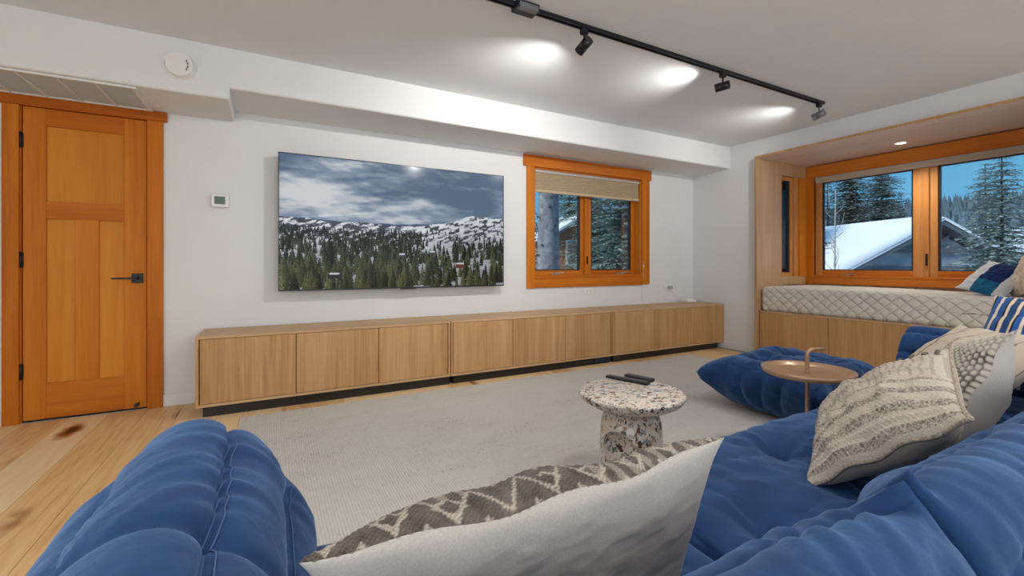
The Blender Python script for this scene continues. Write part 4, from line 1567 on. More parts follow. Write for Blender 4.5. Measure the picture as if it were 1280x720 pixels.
sA = thing('corner_sofa', ((AX0 + AX1) / 2, (AY0 + AY1) / 2, SZ), 'quilted blue velvet corner seat nearest the door, its back along the left', 'sofa', 'blue velvet sofa units')
fA, lA = path_corner(AX0, AY0, AY1 - 0.016, AX1 - 0.018, wide=1.12, tall=1.06)
sweep_back('backrest', fA, lA, sA, 3, cross=((0.40, 0.016),), point=(0.12, 0.9), stitch=(0.05, 0.62))
seat_pad('seat', -0.02, AX1, AY0 + 0.2, AY1, 0.02, 0.40, sA, 5, [(0.36, 0.66), (0.66, 0.72)])
sB = thing('sofa', ((AX1 + BX1) / 2, (AY0 + AY1) / 2, SZ), 'quilted blue velvet two-seat sofa carrying the knit cushions', 'sofa', 'blue velvet sofa units')
sweep_back('backrest', path_straight(AX1 + 0.018, AY0), BX1 - AX1 - 0.036, sB, 9, cross=())
seat_pad('seat', AX1 + 0.004, BX1 - 0.004, AY0 + 0.2, AY1, 0.02, 0.40, sB, 15, [(1.02, 0.60), (1.47, 0.86), (1.42, 0.52), (1.93, 0.86), (1.93, 0.5)])
sC = thing('corner_sofa', ((BX1 + CX1) / 2, (AY0 + CY1) / 2, SZ), 'quilted blue velvet corner seat farthest from the door, holding the striped cushion', 'sofa', 'blue velvet sofa units')
fC, lC = path_corner(CX1, AY0, CY1 - 0.016, BX1 + 0.018, True)
sweep_back('backrest', fC, lC, sC, 27, point=(0.1, 0.9))
seat_pad('seat', BX1 + 0.004, CX1 - 0.22, AY0 + 0.2, CY1, 0.02, 0.40, sC, 25, [(2.45, 0.82), (2.8, 0.82), (2.6, 0.5)])

# ottoman
so2 = thing('ottoman', (3.12, 1.73, SZ), 'quilted blue velvet ottoman beside the tray table on the rug', 'ottoman')
OX0, OX1, OY0, OY1 = 2.74, 3.60, 1.42, 2.12
o, P = seat_pad('ottoman_cushion', OX0, OX1, OY0, OY1, 0.02, 0.352, so2, 41, [(3.02, 1.88), (3.02, 1.62), (3.34, 1.88), (3.34, 1.62)], r=0.13, amp=1.15, side_amp=1.5)
c = np.array([(OX0 + OX1) / 2, (OY0 + OY1) / 2])
hx, hy = (OX1 - OX0) / 2, (OY1 - OY0) / 2
zz = (P[:, 2] - 0.02) / 0.35
tap = 0.74 + 0.26 * np.clip(zz / 0.6, 0, 1) ** 0.6
uu, vv = (P[:, 0] - c[0]) / hx, (P[:, 1] - c[1]) / hy
corner = np.clip((np.abs(uu) - 0.55) / 0.4, 0, 1) * np.clip((np.abs(vv) - 0.55) / 0.4, 0, 1)
ear = corner * np.exp(-((zz - 0.72) / 0.30) ** 2)
P[:, 0] = c[0] + (P[:, 0] - c[0]) * tap + np.sign(uu) * 0.085 * ear
P[:, 1] = c[1] + (P[:, 1] - c[1]) * tap + np.sign(vv) * 0.085 * ear
P[:, 2] += np.clip(zz, 0, 1) * 0.03 * np.exp(-((uu - 0.35) ** 2 + (vv - 0.75) ** 2) / 0.12) - 0.035 * corner * np.clip(zz, 0, 1)
o.data.vertices.foreach_set('co', (P - np.array(wpos(so2))).ravel())
o.data.update()


# ================================================================== CUSHIONS
def cushion_mesh(w, h, tf, tb, n=72, seed=0, sag=0.0, ear=0.05, pinch=0.06, lump=0.010, bp=0.62, dense=1.25):
    """two panels sewn at the rim; local x = width, y = height, z = front. returns front, back grids"""
    t = np.linspace(-1, 1, n + 1)
    t = np.sign(t) * (1 - (1 - np.abs(t)) ** dense)
    U, Vv = np.meshgrid(t, t)
    k = 1 - pinch * (1 - np.abs(Vv) ** 2.5)
    k2 = 1 - pinch * (1 - np.abs(U) ** 2.5)
    cor = (np.abs(U) * np.abs(Vv)) ** 10
    X = U * k * w / 2 * (1 + ear * cor)
    Y = Vv * k2 * h / 2 * (1 + ear * cor)
    bulge = (np.clip(1 - np.abs(U) ** 2.3, 0, 1) * np.clip(1 - np.abs(Vv) ** 2.3, 0, 1)) ** bp
    ln = fbm(U * 2.1 + seed, Vv * 2.1, seed * 0.7, 2, seed)
    creas = fbm(U * 5 + seed, Vv * 5, 0, 2, seed + 3)
    Zf = bulge * tf * (1 + 0.22 * ln) + lump * creas * bulge
    Zb = -bulge * tb * (1 + 0.18 * ln) + lump * creas * bulge
    rim = 0.006 * np.sin(U * 9 + seed) * (1 - bulge)
    if sag:
        Y = Y - sag * (1 - U ** 2) * np.clip(Vv, 0, 1) ** 1.5 * h
    return U, Vv, X, Y, Zf + rim, Zb + rim


def grid_obj(name, X, Y, Z, material, parent, flip=False, colors=None):
    n0, n1 = X.shape
    V = np.stack([X.ravel(), Y.ravel(), Z.ravel()], 1)
    i = np.arange(n0 - 1)[:, None] * n1 + np.arange(n1 - 1)[None, :]
    Fq = np.stack([i, i + 1, i + n1 + 1, i + n1], -1).reshape(-1, 4)
    if flip:
        Fq = Fq[:, ::-1]
    o = mesh_obj(name, V, Fq, material, parent, True, local=True)
    if colors is not None:
        ca = o.data.color_attributes.new('weave', 'FLOAT_COLOR', 'POINT')
        cc = np.ones((V.shape[0], 4))
        cc[:, :3] = colors.reshape(-1, 3)
        ca.data.foreach_set('color', cc.ravel())
    return o


def pose(o, center, right, normal):
    n = Vector(normal).normalized()
    r = Vector(right)
    r = (r - n * r.dot(n)).normalized()
    u = n.cross(r)
    M = Matrix((r, u, n)).transposed()
    o.location = center
    o.rotation_euler = M.to_euler()


def rim_tube(name, X, Y, Z, material, parent, r=0.004, every=2):
    n = X.shape[0] - 1
    idx = [(0, j) for j in range(0, n, every)] + [(i, n) for i in range(0, n, every)] + [(n, j) for j in range(n, 0, -every)] + [(i, 0) for i in range(n, 0, -every)]
    pts = [(X[a], Y[a], Z[a]) for a in idx] + [(X[idx[0]], Y[idx[0]], Z[idx[0]])]
    V, Fc = tube_mesh(pts, r, 6)
    return mesh_obj(name, V, Fc, material, parent, True, local=True)


def srgb(*c):
    c = np.array(c, float) / 255
    return np.where(c <= 0.04045, c / 12.92, ((c + 0.055) / 1.055) ** 2.4)


# -- 1: lumbar cushion in the foreground, pale back towards us, woven front
p1 = thing('lumbar_cushion', (0, 0, 0), 'lumbar cushion with white back and brown geometric woven front, nearest of all', 'cushion', 'cushions on the sofas')
U, Vv, X, Y, Zf, Zb = cushion_mesh(0.635, 0.34, 0.118, 0.035, 260, 2, sag=0.035, ear=0.05, pinch=0.03, bp=0.36, lump=0.004, dense=2.0)
dark, light = np.array([0.036, 0.026, 0.020]), np.array([0.60, 0.53, 0.45])
dA = np.hypot(np.diff(Y, axis=0), np.diff(Zf, axis=0))
AR = np.concatenate([np.zeros((1, X.shape[1])), np.cumsum(dA, 0)], 0)
AR = AR[-1:, :] - AR                      # distance over the cloth from the top seam
wv = 0.5 + 0.5 * np.sin(X * 820) * np.sin(AR * 820)
zig = np.abs(((X * 13.0) % 1.0) - 0.5) * 2
b1_ = (AR * 15.0 + 1.0 * zig) % 1.0
motif = (b1_ < 0.16).astype(float)
dia = np.abs(((X * 13.0 + 0.5) % 1.0) - 0.5) * 2 + np.abs(((AR * 15.0) % 1.0) - 0.5) * 2
motif = np.maximum(motif, (np.abs(dia - 0.55) < 0.10) * (fbm(X * 5, AR * 5, 0, 2, 4) > -0.1))
rowl = (np.sin(X * 210 + 6 * AR) > 0.25) * (fbm(X * 6, AR * 4, 3, 2, 14) > 0.22)
motif = np.maximum(motif, 0.55 * rowl)
mix = np.clip(0.06 + 0.72 * motif * (0.45 + 0.55 * wv) + 0.16 * wv + 0.10 * fbm(X * 60, AR * 60, 0, 2, 6), 0, 1)
colr = dark + (light - dark) * mix[..., None]
Zf = Zf + 0.0018 * np.sin(X * 420) * np.sin(Y * 420) - 0.018 * np.exp(-((Y - 0.105 + 0.012 * np.sin(X * 11)) / 0.022) ** 2) * np.clip(1 - (X / 0.28) ** 2, 0, 1)
grid_obj('woven_front', X, Y, Zf, 'woven_cover', p1, False, colr)
tag(grid_obj('plain_back', X, Y, Zb, 'linen_white', p1, True), 'off-white linen back')
pose(p1, (0.36, 0.555, 0.535), (-1, 0.02, 0.0), (0, 0.96, 0.28))

# -- 2: large knit cushion
p2 = thing('knit_cushion', (0, 0, 0), 'striped cream and brown knit cushion with bobbles, in front on the sofa', 'cushion', 'cushions on the sofas')
U, Vv, X, Y, Zf, Zb = cushion_mesh(0.41, 0.41, 0.088, 0.105, 300, 5, ear=0.05, pinch=0.03)
cream, brown = np.array([0.58, 0.51, 0.43]), np.array([0.115, 0.09, 0.07])
yn = (Y / 0.205)            # -1 near edge .. 1 far edge
sp = vnoise(X * 380, Y * 520, 0, 12)
st_ = np.zeros_like(yn)
for c0, wd, a in ((-0.90, 0.035, 0.62), (-0.66, 0.065, 0.68), (-0.40, 0.065, 0.72), (-0.17, 0.03, 0.6), (0.93, 0.05, 0.5)):
    st_ = np.maximum(st_, a * (np.abs(yn - c0) < wd))
soft = 0.30 * (np.abs(yn - 0.25) < 0.32) * (np.sin(X * 330) > 0.55) + 0.28 * (yn > 0.62) * (fbm(X * 90, Y * 90, 0, 2, 3) > 0)
mixb = np.clip(st_ * (0.62 + 0.9 * sp) + soft, 0, 1)
colr = cream + (brown - cream) * mixb[..., None]
rib = 0.0028 * np.sin(Y * 380) * np.abs(np.sin(X * 260))
ridge_ = 0.008 * np.exp(-((yn - 0.09) / 0.02) ** 2) + 0.008 * np.exp(-((yn - 0.52) / 0.02) ** 2)
Zf = Zf + (rib + ridge_) * (1 - np.maximum(np.abs(U), np.abs(Vv)) ** 12)
grid_obj('knit_front', X, Y, Zf, 'knit_cover', p2, False, colr)
tag(grid_obj('plain_back', X, Y, Zb, 'linen_beige', p2, True), 'plain linen back')
V, Fc = [], []
bm = bmesh.new()
bmesh.ops.create_icosphere(bm, subdivisions=2, radius=0.0062)
bob = bpy.data.meshes.new('bobble')
bm.to_mesh(bob)
bm.free()
bob.materials.append(plain('bobble_wool', (0.16, 0.13, 0.10), 0.95))
ng = X.shape[0] - 1
for row in (0.70, 0.80):
    for i in range(13):
        jx, jy = int(ng * (0.07 + 0.86 * i / 12)), int(ng * (0.5 + 0.5 * (row * 0.85)))
        ob = bpy.data.objects.new('bobble', bob)
        link(ob, p2)
        ob.location = (X[jy, jx], Y[jy, jx], Zf[jy, jx] + 0.002)
rim_tube('knit_edge', X, Y, (Zf + Zb) / 2, plain('edge_wool', (0.36, 0.30, 0.24), 0.95, nscale=200, namp=0.5).name, p2, 0.0055)
pose(p2, (1.50, 0.597, 0.585), (0.099, -0.753, 0.651), (-0.41, 0.565, 0.716))

# -- 3: chunky basket-knit cushion
p3 = thing('basket_cushion', (0, 0, 0), 'chunky black and cream basket-knit cushion behind the striped knit one', 'cushion', 'cushions on the sofas')
U, Vv, X, Y, Zf, Zb = cushion_mesh(0.45, 0.45, 0.09, 0.125, 150, 8, ear=0.06, pinch=0.04)
cellx, celly = X / 0.022, Y / 0.011
st2 = np.abs(np.sin((cellx + 0.5 * (np.floor(celly) % 2)) * math.pi)) * np.abs(np.sin(celly * math.pi))
dk3 = np.clip(1.1 - 1.5 * st2 + 0.35 * fbm(X * 25, Y * 25, 0, 2, 7) - 0.28 * (X / 0.225) , 0, 1) * (0.55 + 0.35 * (X < 0.14))
colr = np.array([0.60, 0.54, 0.47]) + (np.array([0.04, 0.035, 0.032]) - np.array([0.60, 0.54, 0.47])) * dk3[..., None]
Zf = Zf + 0.007 * st2 * (1 - np.maximum(np.abs(U), np.abs(Vv)) ** 12)
grid_obj('knit_front', X, Y, Zf, 'knit_cover', p3, False, colr)
tag(grid_obj('plain_back', X, Y, Zb, 'linen_white', p3, True), 'off-white linen back')
pose(p3, (2.05, 0.635, 0.555), (0.442, -0.243, 0.862), (-0.414, 0.786, 0.434))

# -- 4: beige cushion with thin dark lines
p4 = thing('lined_cushion', (0, 0, 0), 'plain beige cushion with thin dark lines, behind the knit cushions', 'cushion', 'cushions on the sofas')
U, Vv, X, Y, Zf, Zb = cushion_mesh(0.50, 0.50, 0.085, 0.08, 120, 11, ear=0.04, pinch=0.03)
ln_ = np.zeros_like(X)
for k in range(-3, 4):
    ln_ = np.maximum(ln_, (np.abs(X - 0.085 * k + 0.01) < 0.0032))
colr = np.array([0.50, 0.42, 0.33]) + (np.array([0.05, 0.045, 0.045]) - np.array([0.50, 0.42, 0.33])) * (0.85 * ln_)[..., None]
grid_obj('front_cover', X, Y, Zf, 'striped_cover', p4, False, colr)
grid_obj('back_cover', X, Y, Zb, 'linen_beige', p4, True)
pose(p4, (2.40, 0.72, 0.575), (-0.66, -0.75, 0.02), (-0.47, 0.44, 0.74))

# -- 5: blue striped cushion
p5 = thing('striped_cushion', (0, 0, 0), 'blue, black and cream striped cushion leaning on the far sofa back', 'cushion', 'cushions on the sofas')
U, Vv, X, Y, Zf, Zb = cushion_mesh(0.46, 0.46, 0.085, 0.08, 140, 14, ear=0.05, pinch=0.03)
pal = [srgb(38, 76, 132), srgb(18, 26, 44), srgb(205, 186, 160), srgb(30, 62, 100), srgb(200, 182, 156), srgb(20, 24, 36), srgb(40, 82, 146), srgb(210, 196, 174)]
wid = [0.020, 0.006, 0.011, 0.022, 0.009, 0.006, 0.018, 0.011]
cyc = np.cumsum([0] + wid)
pos = (X + 0.5) % cyc[-1]
colr = np.zeros((*X.shape, 3))
for k in range(len(pal)):
    colr[(pos >= cyc[k]) & (pos < cyc[k + 1])] = pal[k]
grid_obj('front_cover', X, Y, Zf, 'striped_cover', p5, False, colr)
grid_obj('back_cover', X, Y, Zb, 'striped_cover', p5, True, colr)
pose(p5, (2.775, 0.52, 0.67), (0.0, -0.97, -0.10), (-0.75, -0.05, 0.66))

# -- 6: blue and white panelled cushion on the window seat
p6 = thing('panelled_cushion', (0, 0, 0), 'white, navy and teal panelled cushion lying on the window seat', 'cushion', 'cushions on the window seat')
U, Vv, X, Y, Zf, Zb = cushion_mesh(0.36, 0.34, 0.070, 0.070, 90, 17, ear=0.03, pinch=0.02)
colr = np.zeros((*X.shape, 3)) + srgb(196, 200, 204)
colr[(Y > -0.10) & (Y < 0.06)] = srgb(18, 40, 92)
tl = (X < -0.07) & (Y > -0.10) & (Y < 0.06)
colr[tl] = srgb(24, 92, 128)
grid_obj('front_cover', X, Y, Zf, 'striped_cover', p6, False, colr)
colb = np.zeros((*X.shape, 3)) + srgb(150, 178, 204)
grid_obj('back_cover', X, Y, Zb, 'striped_cover', p6, True, colb)
pose(p6, (5.34, 1.335, 0.885), (0.76, -0.42, 0.45), (-0.75, 0.1, 0.8))

# -- 7: fluffy cream cushion on the window seat
p7 = thing('fluffy_cushion', (0, 0, 0), 'fluffy cream cushion standing at the right of the window seat', 'cushion', 'cushions on the window seat')
U, Vv, X, Y, Zf, Zb = cushion_mesh(0.50, 0.50, 0.10, 0.09, 120, 19, ear=0.03, pinch=0.02)
fz = 0.010 * fbm(X * 60, Y * 60, 0, 3, 2)
grid_obj('front_cover', X, Y, Zf + fz, 'fluffy_cream', p7, False)
grid_obj('back_cover', X, Y, Zb - fz, 'fluffy_cream', p7, True)
pose(p7, (5.28, 1.07, 1.005), (0.55, -0.83, 0.1), (-0.35, 0.82, 0.42))

# ================================================================== MATTRESS
mt = thing('mattress', (5.27, 1.95, 0.503), 'cream diamond-quilted mattress on the window seat', 'mattress')
half = (0.445, 1.085, 0.131)
V, Nn, Fc = rounded_box(half, 0.045, 0.0105)
sp_ = 0.105


def diag(a, b_):
    q1 = ((a * 1.0 + b_ * 1.15) / sp_) % 1.0
    q2 = ((a * 1.0 - b_ * 1.15) / sp_) % 1.0
    g1 = np.minimum(q1, 1 - q1) * sp_
    g2 = np.minimum(q2, 1 - q2) * sp_
    return g1, g2


a_ = V[:, 1]
b2 = np.where(np.abs(Nn[:, 0]) > 0.6, V[:, 2], V[:, 0])
b2 = (V[:, 2] + 0.131) + V[:, 0]
g1, g2 = diag(a_, b2)
dq = 0.006 * np.clip(np.minimum(g1, g2) / 0.025, 0, 1) ** 0.6 + 0.003 * fbm(a_ * 8, V[:, 2] * 8, V[:, 0] * 8, 2, 3)
sagz = -0.020 * np.exp(-((V[:, 1] + 0.7) / 0.6) ** 2) * (V[:, 2] > 0)
V = V + Nn * dq[:, None]
V[:, 2] += sagz + 0.131 + 0.503
V[:, 0] += 5.27
V[:, 1] += 1.95
mesh_obj('quilted_cover', V, Fc, 'mattress_quilt', mt, True)

# ================================================================== OUTDOORS
GZ = -2.8
gv, gf = [], []
nx_, ny_ = 60, 60
for i in range(nx_ + 1):
    for j in range(ny_ + 1):
        gx = -60 + 320 * i / nx_
        gy = 4.3 + 260 * (j / ny_) if False else -120 + 380 * j / ny_
        r_ = math.hypot(gx, gy)
        hgt = GZ
        if r_ > 45:
            hgt += 21.0 * min(1, ((r_ - 45) / 150)) ** 1.15
        gv.append((gx, gy, hgt))
hn = fbm(np.array([v[0] for v in gv]) * 0.03, np.array([v[1] for v in gv]) * 0.03, 0, 3, 2)
gv = [(v[0], v[1], v[2] + (1.6 * h if v[2] > GZ + 0.5 else 0)) for v, h in zip(gv, hn)]
for i in range(nx_):
    for j in range(ny_):
        a = i * (ny_ + 1) + j
        gf.append((a, a + ny_ + 1, a + ny_ + 2, a + 1))
gnd = mesh_obj('snow_ground', gv, gf, 'snow', None, True)
tag(gnd, 'snow-covered ground and hillside outside the windows', None, None, 'structure')


def ground_z(x_, y_):
    r_ = math.hypot(x_, y_)
    h = GZ
    if r_ > 45:
        h += 21.0 * min(1, ((r_ - 45) / 150)) ** 1.15
    return h


FPX, AY_ = 556.0, math.radians(28.6)


def at(u, v, t):
    """a point of the outdoors seen in direction (u, v), t metres ahead"""
    r_ = (u - 640) / FPX
    return (t * (math.sin(AY_) + r_ * math.cos(AY_)), t * (math.cos(AY_) - r_ * math.sin(AY_)), 1.005 + t * (331.5 - v) / FPX)


def conifer_mesh(height, radius, whorls, per, spray, seed, droop=0.25, start=0.12, narrow=1.0, fine=1.0):
    rng = np.random.default_rng(seed)
    V, Fc = [], []
    for i in range(whorls):
        f = start + (1 - start) * (i + rng.uniform(-.3, .3)) / whorls
        z = f * height
        rad = radius * (1 - f) ** (0.75 * narrow) + 0.03 * radius
        rad *= rng.uniform(0.7, 1.15)
        for k in range(per):
            a = 2 * math.pi * (k + rng.uniform(-.4, .4)) / per + i * 1.3
            ln = rad * rng.uniform(0.6, 1.15)
            d = np.array([math.cos(a), math.sin(a), 0])
            for s in range(spray):
                q = (s + rng.random()) / spray
                p = d * ln * q + np.array([0, 0, z - droop * ln * q * q + 0.05 * ln * q])
                L_ = (ln * (0.34 - 0.16 * q) + 0.08) * fine
                aa = a + rng.choice([-1, 1]) * rng.uniform(0.3, 1.15)
                e_ = np.array([math.cos(aa), math.sin(aa), rng.uniform(-0.45, 0.15)]) * L_
                w_ = np.cross(e_, [0, 0, 1]) * 0.18 + np.array([0, 0, rng.uniform(-0.10, 0.10)]) * L_
                b0 = len(V)
                V += [tuple(p - w_ * 0.5), tuple(p + e_ * 0.55 - w_), tuple(p + e_), tuple(p + e_ * 0.5 + w_), tuple(p + w_ * 0.4)]
                Fc += [(b0, b0 + 1, b0 + 2), (b0, b0 + 2, b0 + 3), (b0, b0 + 3, b0 + 4)]
    return V, Fc


def make_mesh(name, V, Fc, m, smooth=False):
    me = bpy.data.meshes.new(name)
    me.from_pydata(V, [], Fc)
    me.update()
    me.materials.append(mat(m))
    return me


def trunk_mesh(h, r, seed, m, seg=10):
    rng = np.random.default_rng(seed)
    pts = [(0.02 * rng.normal() * i * r, 0.02 * rng.normal() * i * r, h * i / 8) for i in range(9)]
    V, Fc = tube_mesh(pts, [r * (1 - 0.93 * i / 8) + 0.01 for i in range(9)], seg)
    me = make_mesh('trunk', V, Fc, m)
    me.polygons.foreach_set('use_smooth', np.ones(len(me.polygons), dtype=bool))
    return me


KINDS = {}


def conifer_kind(key, height, radius, whorls, per, spray, seed, m, tr_r, bark, **kw):
    V, Fc = conifer_mesh(height, radius, whorls, per, spray, seed, **kw)
    KINDS[key] = (make_mesh('foliage', V, Fc, m), trunk_mesh(height * 0.98, tr_r, seed + 1, bark))


conifer_kind('spruce', 11, 3.3, 52, 14, 22, 1, 'needles_blue', 0.12, 'bark_dark', droop=0.30, start=0.04, fine=0.5)
conifer_kind('pine', 16, 3.6, 60, 13, 22, 2, 'needles_dark', 0.22, 'bark_dark', droop=0.10, start=0.18, narrow=0.55, fine=0.6)
conifer_kind('fir', 14, 2.5, 48, 12, 16, 3, 'needles_dark', 0.18, 'bark_dark', droop=0.28, start=0.05, fine=0.6)
conifer_kind('bigpine', 15, 3.4, 60, 12, 22, 4, 'needles_pine', 0.2, 'bark_grey', droop=0.18, start=0.10, narrow=0.4, fine=0.42)


def tree(kind, u, t, top_v, label, group, rot=0.0, name='conifer', zoff=0.0):
    x_, y_, zt_ = at(u, top_v, t)
    gz_ = ground_z(x_, y_) - 0.1
    fo, tk = KINDS[kind]
    hh = {'spruce': 11, 'pine': 16, 'fir': 14, 'bigpine': 15}[kind]
    s = (zt_ - gz_) / hh
    o = thing(name, (x_, y_, gz_), label, 'tree', group)
    o.rotation_euler = (0, 0, rot)
    o.scale = (s, s, s)
    for nm, me in (('foliage', fo), ('trunk', tk)):
        link(bpy.data.objects.new(nm, me), o)
    return o


GT = 'conifers seen through the windows'
tree('spruce', 1252, 13.0, 178, 'feathery blue-green spruce in front of the grey gabled house', GT, 0.4, 'spruce')
tree('spruce', 1232, 17.5, 200, 'smaller spruce just left of the large feathery spruce', GT, 2.0, 'spruce')
tree('fir', 1330, 14.0, 170, 'dark fir at the right edge of the bay window', GT, 1.0, 'fir_tree')
tree('pine', 1062, 26, 196, 'dark pine rising behind the snowy roof, left of two', GT, 0.2, 'pine_tree')
tree('pine', 1102, 24, 205, 'dark pine rising behind the snowy roof, right of two', GT, 1.5, 'pine_tree')
tree('fir', 1035, 30, 215, 'dark fir at the left edge of the bay window', GT, 0.7, 'fir_tree')
tree('fir', 1128, 34, 252, 'low fir behind the snowy roof next to the mullion', GT, 2.7, 'fir_tree')
tree('pine', 985, 18, 205, 'dark pine seen through the narrow side window', GT, 2.2, 'pine_tree')
tree('bigpine', 775, 13.0, 150, 'grey-green pine filling the right pane of the small window', GT, 0.0, 'pine_tree')
tree('bigpine', 742, 24.0, 190, 'distant pine behind the brown cabin', GT, 1.1, 'pine_tree')
tree('fir', 660, 17.0, 200, 'dark fir left of the thick grey trunk', GT, 0.9, 'fir_tree')
tree('bigpine', 712, 27.0, 180, 'tall pine above the brown cabin roof', GT, 2.3, 'pine_tree')
tree('bigpine', 806, 17.0, 170, 'pine at the right edge of the small window', GT, 0.5, 'pine_tree')

# thick trunk close to the small window
tx, ty, _ = at(683, 300, 9.0)
bt = thing('thick_trunk', (tx, ty, GZ), 'thick grey conifer trunk right outside the small window', 'tree')
ptsT = [(tx + 0.012 * i, ty, GZ + i * 1.1) for i in range(14)]
Vt, Ft = tube_mesh(ptsT, [0.255 - 0.010 * i for i in range(14)], 28)
tk = mesh_obj('trunk', Vt, Ft, 'bark_grey', bt, True)
rngb = np.random.default_rng(3)
for i in range(14):
    z_ = 1.2 + i * 0.19
    a = rngb.uniform(math.pi * 0.9, math.pi * 2.1)
    rr = 0.24
    p0 = (tx + rr * 0.8 * math.cos(a), ty + rr * 0.8 * math.sin(a), z_)
    p1_ = (tx + (rr - 0.005) * math.cos(a), ty + (rr - 0.005) * math.sin(a), z_ + 0.03)
    cyl('branch_stub', p0, p1_, 0.025, 'bark_dark', tk, 0.016, 8)
# bare aspen
axx, ayy, _ = at(1044, 320, 8.5)
asp = thing('bare_aspen', (axx, ayy, GZ), 'slender bare aspen in front of the snowy roof', 'tree')
Va, Fa = tube_mesh([(axx + 0.02 * math.sin(i), ayy, GZ + i * 0.75) for i in range(8)], [0.040 - 0.0046 * i for i in range(8)], 8)
mesh_obj('trunk', Va, Fa, 'bark_pale', asp, True)
rnga = np.random.default_rng(8)
for i in range(26):
    z_ = GZ + 2.2 + 2.9 * i / 26
    a = rnga.uniform(0, 2 * math.pi)
    ln = rnga.uniform(0.35, 0.9) * (1 - 0.5 * i / 26)
    b0 = Vector((axx, ayy, z_))
    dv = Vector((math.cos(a) * 0.55, math.sin(a) * 0.55, 1.0)).normalized()
    tube('twig', [b0, b0 + dv * ln * 0.5 + Vector((math.cos(a), math.sin(a), 0)) * 0.06, b0 + dv * ln], [0.007, 0.005, 0.002], 'bark_pale', asp, 5)


# houses
def house(name, label, peak, ridge_dir, length, half_w, slope, wall_m, wall_h, eave=0.5, snow_t=0.22, gable_win=None):
    """gable house: peak = front ridge point; ridge runs along ridge_dir away from the viewer"""
    rd = Vector((ridge_dir[0], ridge_dir[1], 0)).normalized()
    sd_ = Vector((-rd.y, rd.x, 0))
    P0 = Vector(peak)
    h = thing(name, (P0.x, P0.y, P0.z - wall_h - half_w * slope), label, 'house')

    def q(along, across, dz):
        v = P0 + rd * along + sd_ * across
        return (v.x, v.y, P0.z + dz)
    zb_ = -wall_h - half_w * slope
    wv_ = [q(0.5, -half_w, -half_w * slope - 0.05), q(0.5, half_w, -half_w * slope - 0.05), q(0.5, 0, -0.05), q(0.5, -half_w, zb_), q(0.5, half_w, zb_)]
    wv_ += [q(length - .5, -half_w, -half_w * slope - 0.05), q(length - .5, half_w, -half_w * slope - 0.05), q(length - .5, 0, -0.05), q(length - .5, -half_w, zb_), q(length - .5, half_w, zb_)]
    mesh_obj('wall', wv_, [(3, 4, 1, 2, 0), (8, 5, 7, 6, 9), (0, 5, 8, 3), (4, 9, 6, 1)], wall_m, h)
    W2 = half_w + eave
    for s in (-1, 1):
        a0, b0 = 0.0, -W2 * slope
        rv = [q(0, 0, 0), q(length, 0, 0), q(length, s * W2, b0), q(0, s * W2, b0)]
        rv += [(x_, y_, z_ + 0.16) for x_, y_, z_ in rv]
        rf = mesh_obj('roof', rv, [(0, 1, 2, 3), (7, 6, 5, 4), (0, 4, 5, 1), (1, 5, 6, 2), (2, 6, 7, 3), (3, 7, 4, 0)], 'house_dark', h)
        nn = 14
        sv, sf = [], []
        for i in range(nn + 1):
            for j in range(nn + 1):
                al, ac = -0.04 + (length + 0.08) * i / nn, s * (W2 - 0.02) * j / nn
                bumpz = 0.05 * math.sin(al * 1.3 + ac * 2.1) * (1 if 0 < i < nn and 0 < j < nn else 0)
                edge_ = 0.45 if (i in (0, nn) or j == nn) else 1.0
                sv.append(q(al, ac, -abs(ac) * slope + 0.16 + snow_t * edge_ + bumpz))
        for i in range(nn):
            for j in range(nn):
                a = i * (nn + 1) + j
                sf.append((a, a + 1, a + nn + 2, a + nn + 1) if s > 0 else (a, a + nn + 1, a + nn + 2, a + 1))
        base_n = len(sv)
        rim = [i * (nn + 1) for i in range(nn + 1)]
        edgeI = [j for j in range(nn + 1)] + [i * (nn + 1) + nn for i in range(1, nn + 1)] + [nn * (nn + 1) + j for j in range(nn - 1, -1, -1)]
        for k_ in edgeI:
            x_, y_, z_ = sv[k_]
            sv.append((x_, y_, z_ - snow_t * 0.45))
        for k_ in range(len(edgeI) - 1):
            sf.append((edgeI[k_], edgeI[k_ + 1], base_n + k_ + 1, base_n + k_))
        mesh_obj('snow_cover', sv, sf, 'snow', rf, True)
    return h, q


# grey gabled neighbour seen from the bay
pk = at(1180, 281, 15.0)
far_pt = at(1035, 293.5, 15.0 * (331.5 - 281) / (331.5 - 293.5))
rdir = (far_pt[0] - pk[0], far_pt[1] - pk[1])
hg, qg = house('neighbour_house', 'grey gabled house with snowy roof outside the bay window', pk, rdir, 7.5, 3.6, 0.50, 'house_grey', 2.6)


def wall_box(nm, qf, al0, al1, ac0, ac1, z0, z1, m, par):
    c = [qf(a, b_, z) for z in (z0, z1) for a, b_ in ((al0, ac0), (al1, ac0), (al1, ac1), (al0, ac1))]
    return mesh_obj(nm, c, [(3, 2, 1, 0), (4, 5, 6, 7), (0, 1, 5, 4), (1, 2, 6, 5), (2, 3, 7, 6), (3, 0, 4, 7)], m, par)


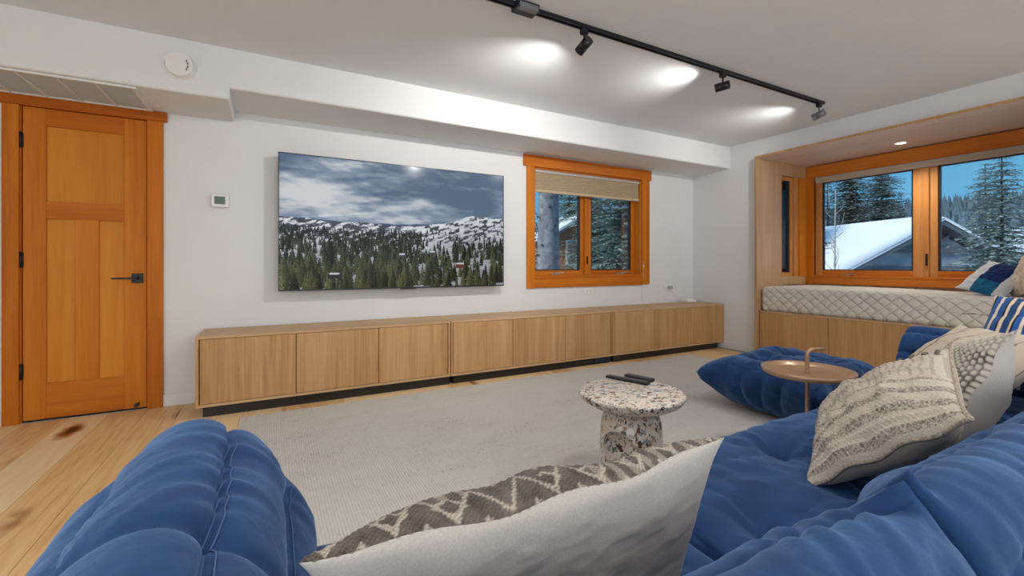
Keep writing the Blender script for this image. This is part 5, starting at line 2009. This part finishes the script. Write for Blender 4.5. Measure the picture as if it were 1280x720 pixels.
# truss ornament, beam, window
wall_box('beam', qg, 0.30, 0.46, -1.5, 1.5, -0.92, -0.74, 'house_dark', hg)
wall_box('king_post', qg, 0.30, 0.46, -0.1, 0.1, -0.75, -0.05, 'house_dark', hg)
for s in (-1, 1):
    cpts = [qg(a, s * b_, z) for a in (0.32, 0.44) for b_, z in ((0.05, -0.62), (0.05, -0.76), (0.62, -0.36), (0.62, -0.28))]
    mesh_obj('brace', cpts, [(0, 1, 2, 3), (7, 6, 5, 4), (0, 4, 5, 1), (1, 5, 6, 2), (2, 6, 7, 3), (3, 7, 4, 0)], 'house_dark', hg)
wall_box('frieze', qg, 0.42, 0.5, -3.3, 3.3, -1.62, -1.40, 'house_dark', hg)
for ac in (-0.55, 0.65):
    wf = wall_box('window', qg, 0.44, 0.5, ac - 0.55, ac + 0.55, -2.9, -1.62, 'house_white', hg)
    wall_box('pane', qg, 0.42, 0.46, ac - 0.42, ac + 0.42, -2.8, -1.72, 'house_pane', wf)

# brown cabin seen through the small window
pk2 = at(748, 262, 24)
cab_dir = (0.35, 1.0)
hb, qb = house('brown_cabin', 'brown wooden cabin with snowy roof beyond the small window', pk2, cab_dir, 8, 2.2, 0.62, 'house_brown', 3.0)
for (ac, z0, z1, w_) in ((-0.05, -2.95, -1.75, 1.3),):
    pass
cwin = None
for (u0, u1, v0, v1) in ((708.5, 714.5, 302, 322), (715, 721, 302, 322), (709, 721, 323.5, 330), (736, 742, 302, 330)):
    # the gable plane sits 0.5 m behind the peak
    rd = Vector((*cab_dir, 0)).normalized()
    sd_ = Vector((-rd.y, rd.x, 0))
    P0 = Vector(pk2) + rd * 0.5

    def hit(u, v):
        d = Vector(at(u, v, 1.0)) - Vector((0, 0, 1.005))
        t_ = (P0 - Vector((0, 0, 1.005))).dot(rd) / d.dot(rd)
        w_ = Vector((0, 0, 1.005)) + d * t_
        return (w_ - P0).dot(sd_), w_.z - pk2[2]
    a, zt_ = hit(u0, v0)
    b_, zb_ = hit(u1, v1)
    lo_a, hi_a = min(a, b_), max(a, b_)
    wf = wall_box('window', qb, 0.42, 0.5, lo_a - 0.07, hi_a + 0.07, zb_ - 0.07, zt_ + 0.07, 'house_white', hb)
    wall_box('pane', qb, 0.40, 0.46, lo_a + 0.02, hi_a - 0.02, zb_ + 0.02, zt_ - 0.02, 'house_pane_warm', wf)

# far forest on the hillside (uncountable)
rf_ = np.random.default_rng(17)
fv, ff = [], []
for _ in range(3600):
    u_ = rf_.uniform(940, 1330) if rf_.random() < 0.75 else rf_.uniform(640, 830)
    t_ = rf_.uniform(85, 150)
    x_, y_, _z = at(u_, 300, t_)
    if t_ < 128 and rf_.random() < 0.75 - 0.6 * fbm(np.array([x_ * 0.05]), np.array([y_ * 0.05]), 0, 2, 4)[0]:
        continue
    g_ = ground_z(x_, y_) - 1.0
    hh = rf_.uniform(3, 6.5)
    rr = hh * 0.17
    b0 = len(fv)
    for k in range(5):
        a = 2 * math.pi * k / 5
        fv.append((x_ + rr * math.cos(a), y_ + rr * math.sin(a), g_))
    fv.append((x_, y_, g_ + hh))
    for k in range(5):
        ff.append((b0 + k, b0 + (k + 1) % 5, b0 + 5))
fo = mesh_obj('far_forest', fv, ff, 'needles_far', None)
tag(fo, 'distant conifer forest on the snowy hillside', 'forest', None, 'stuff')
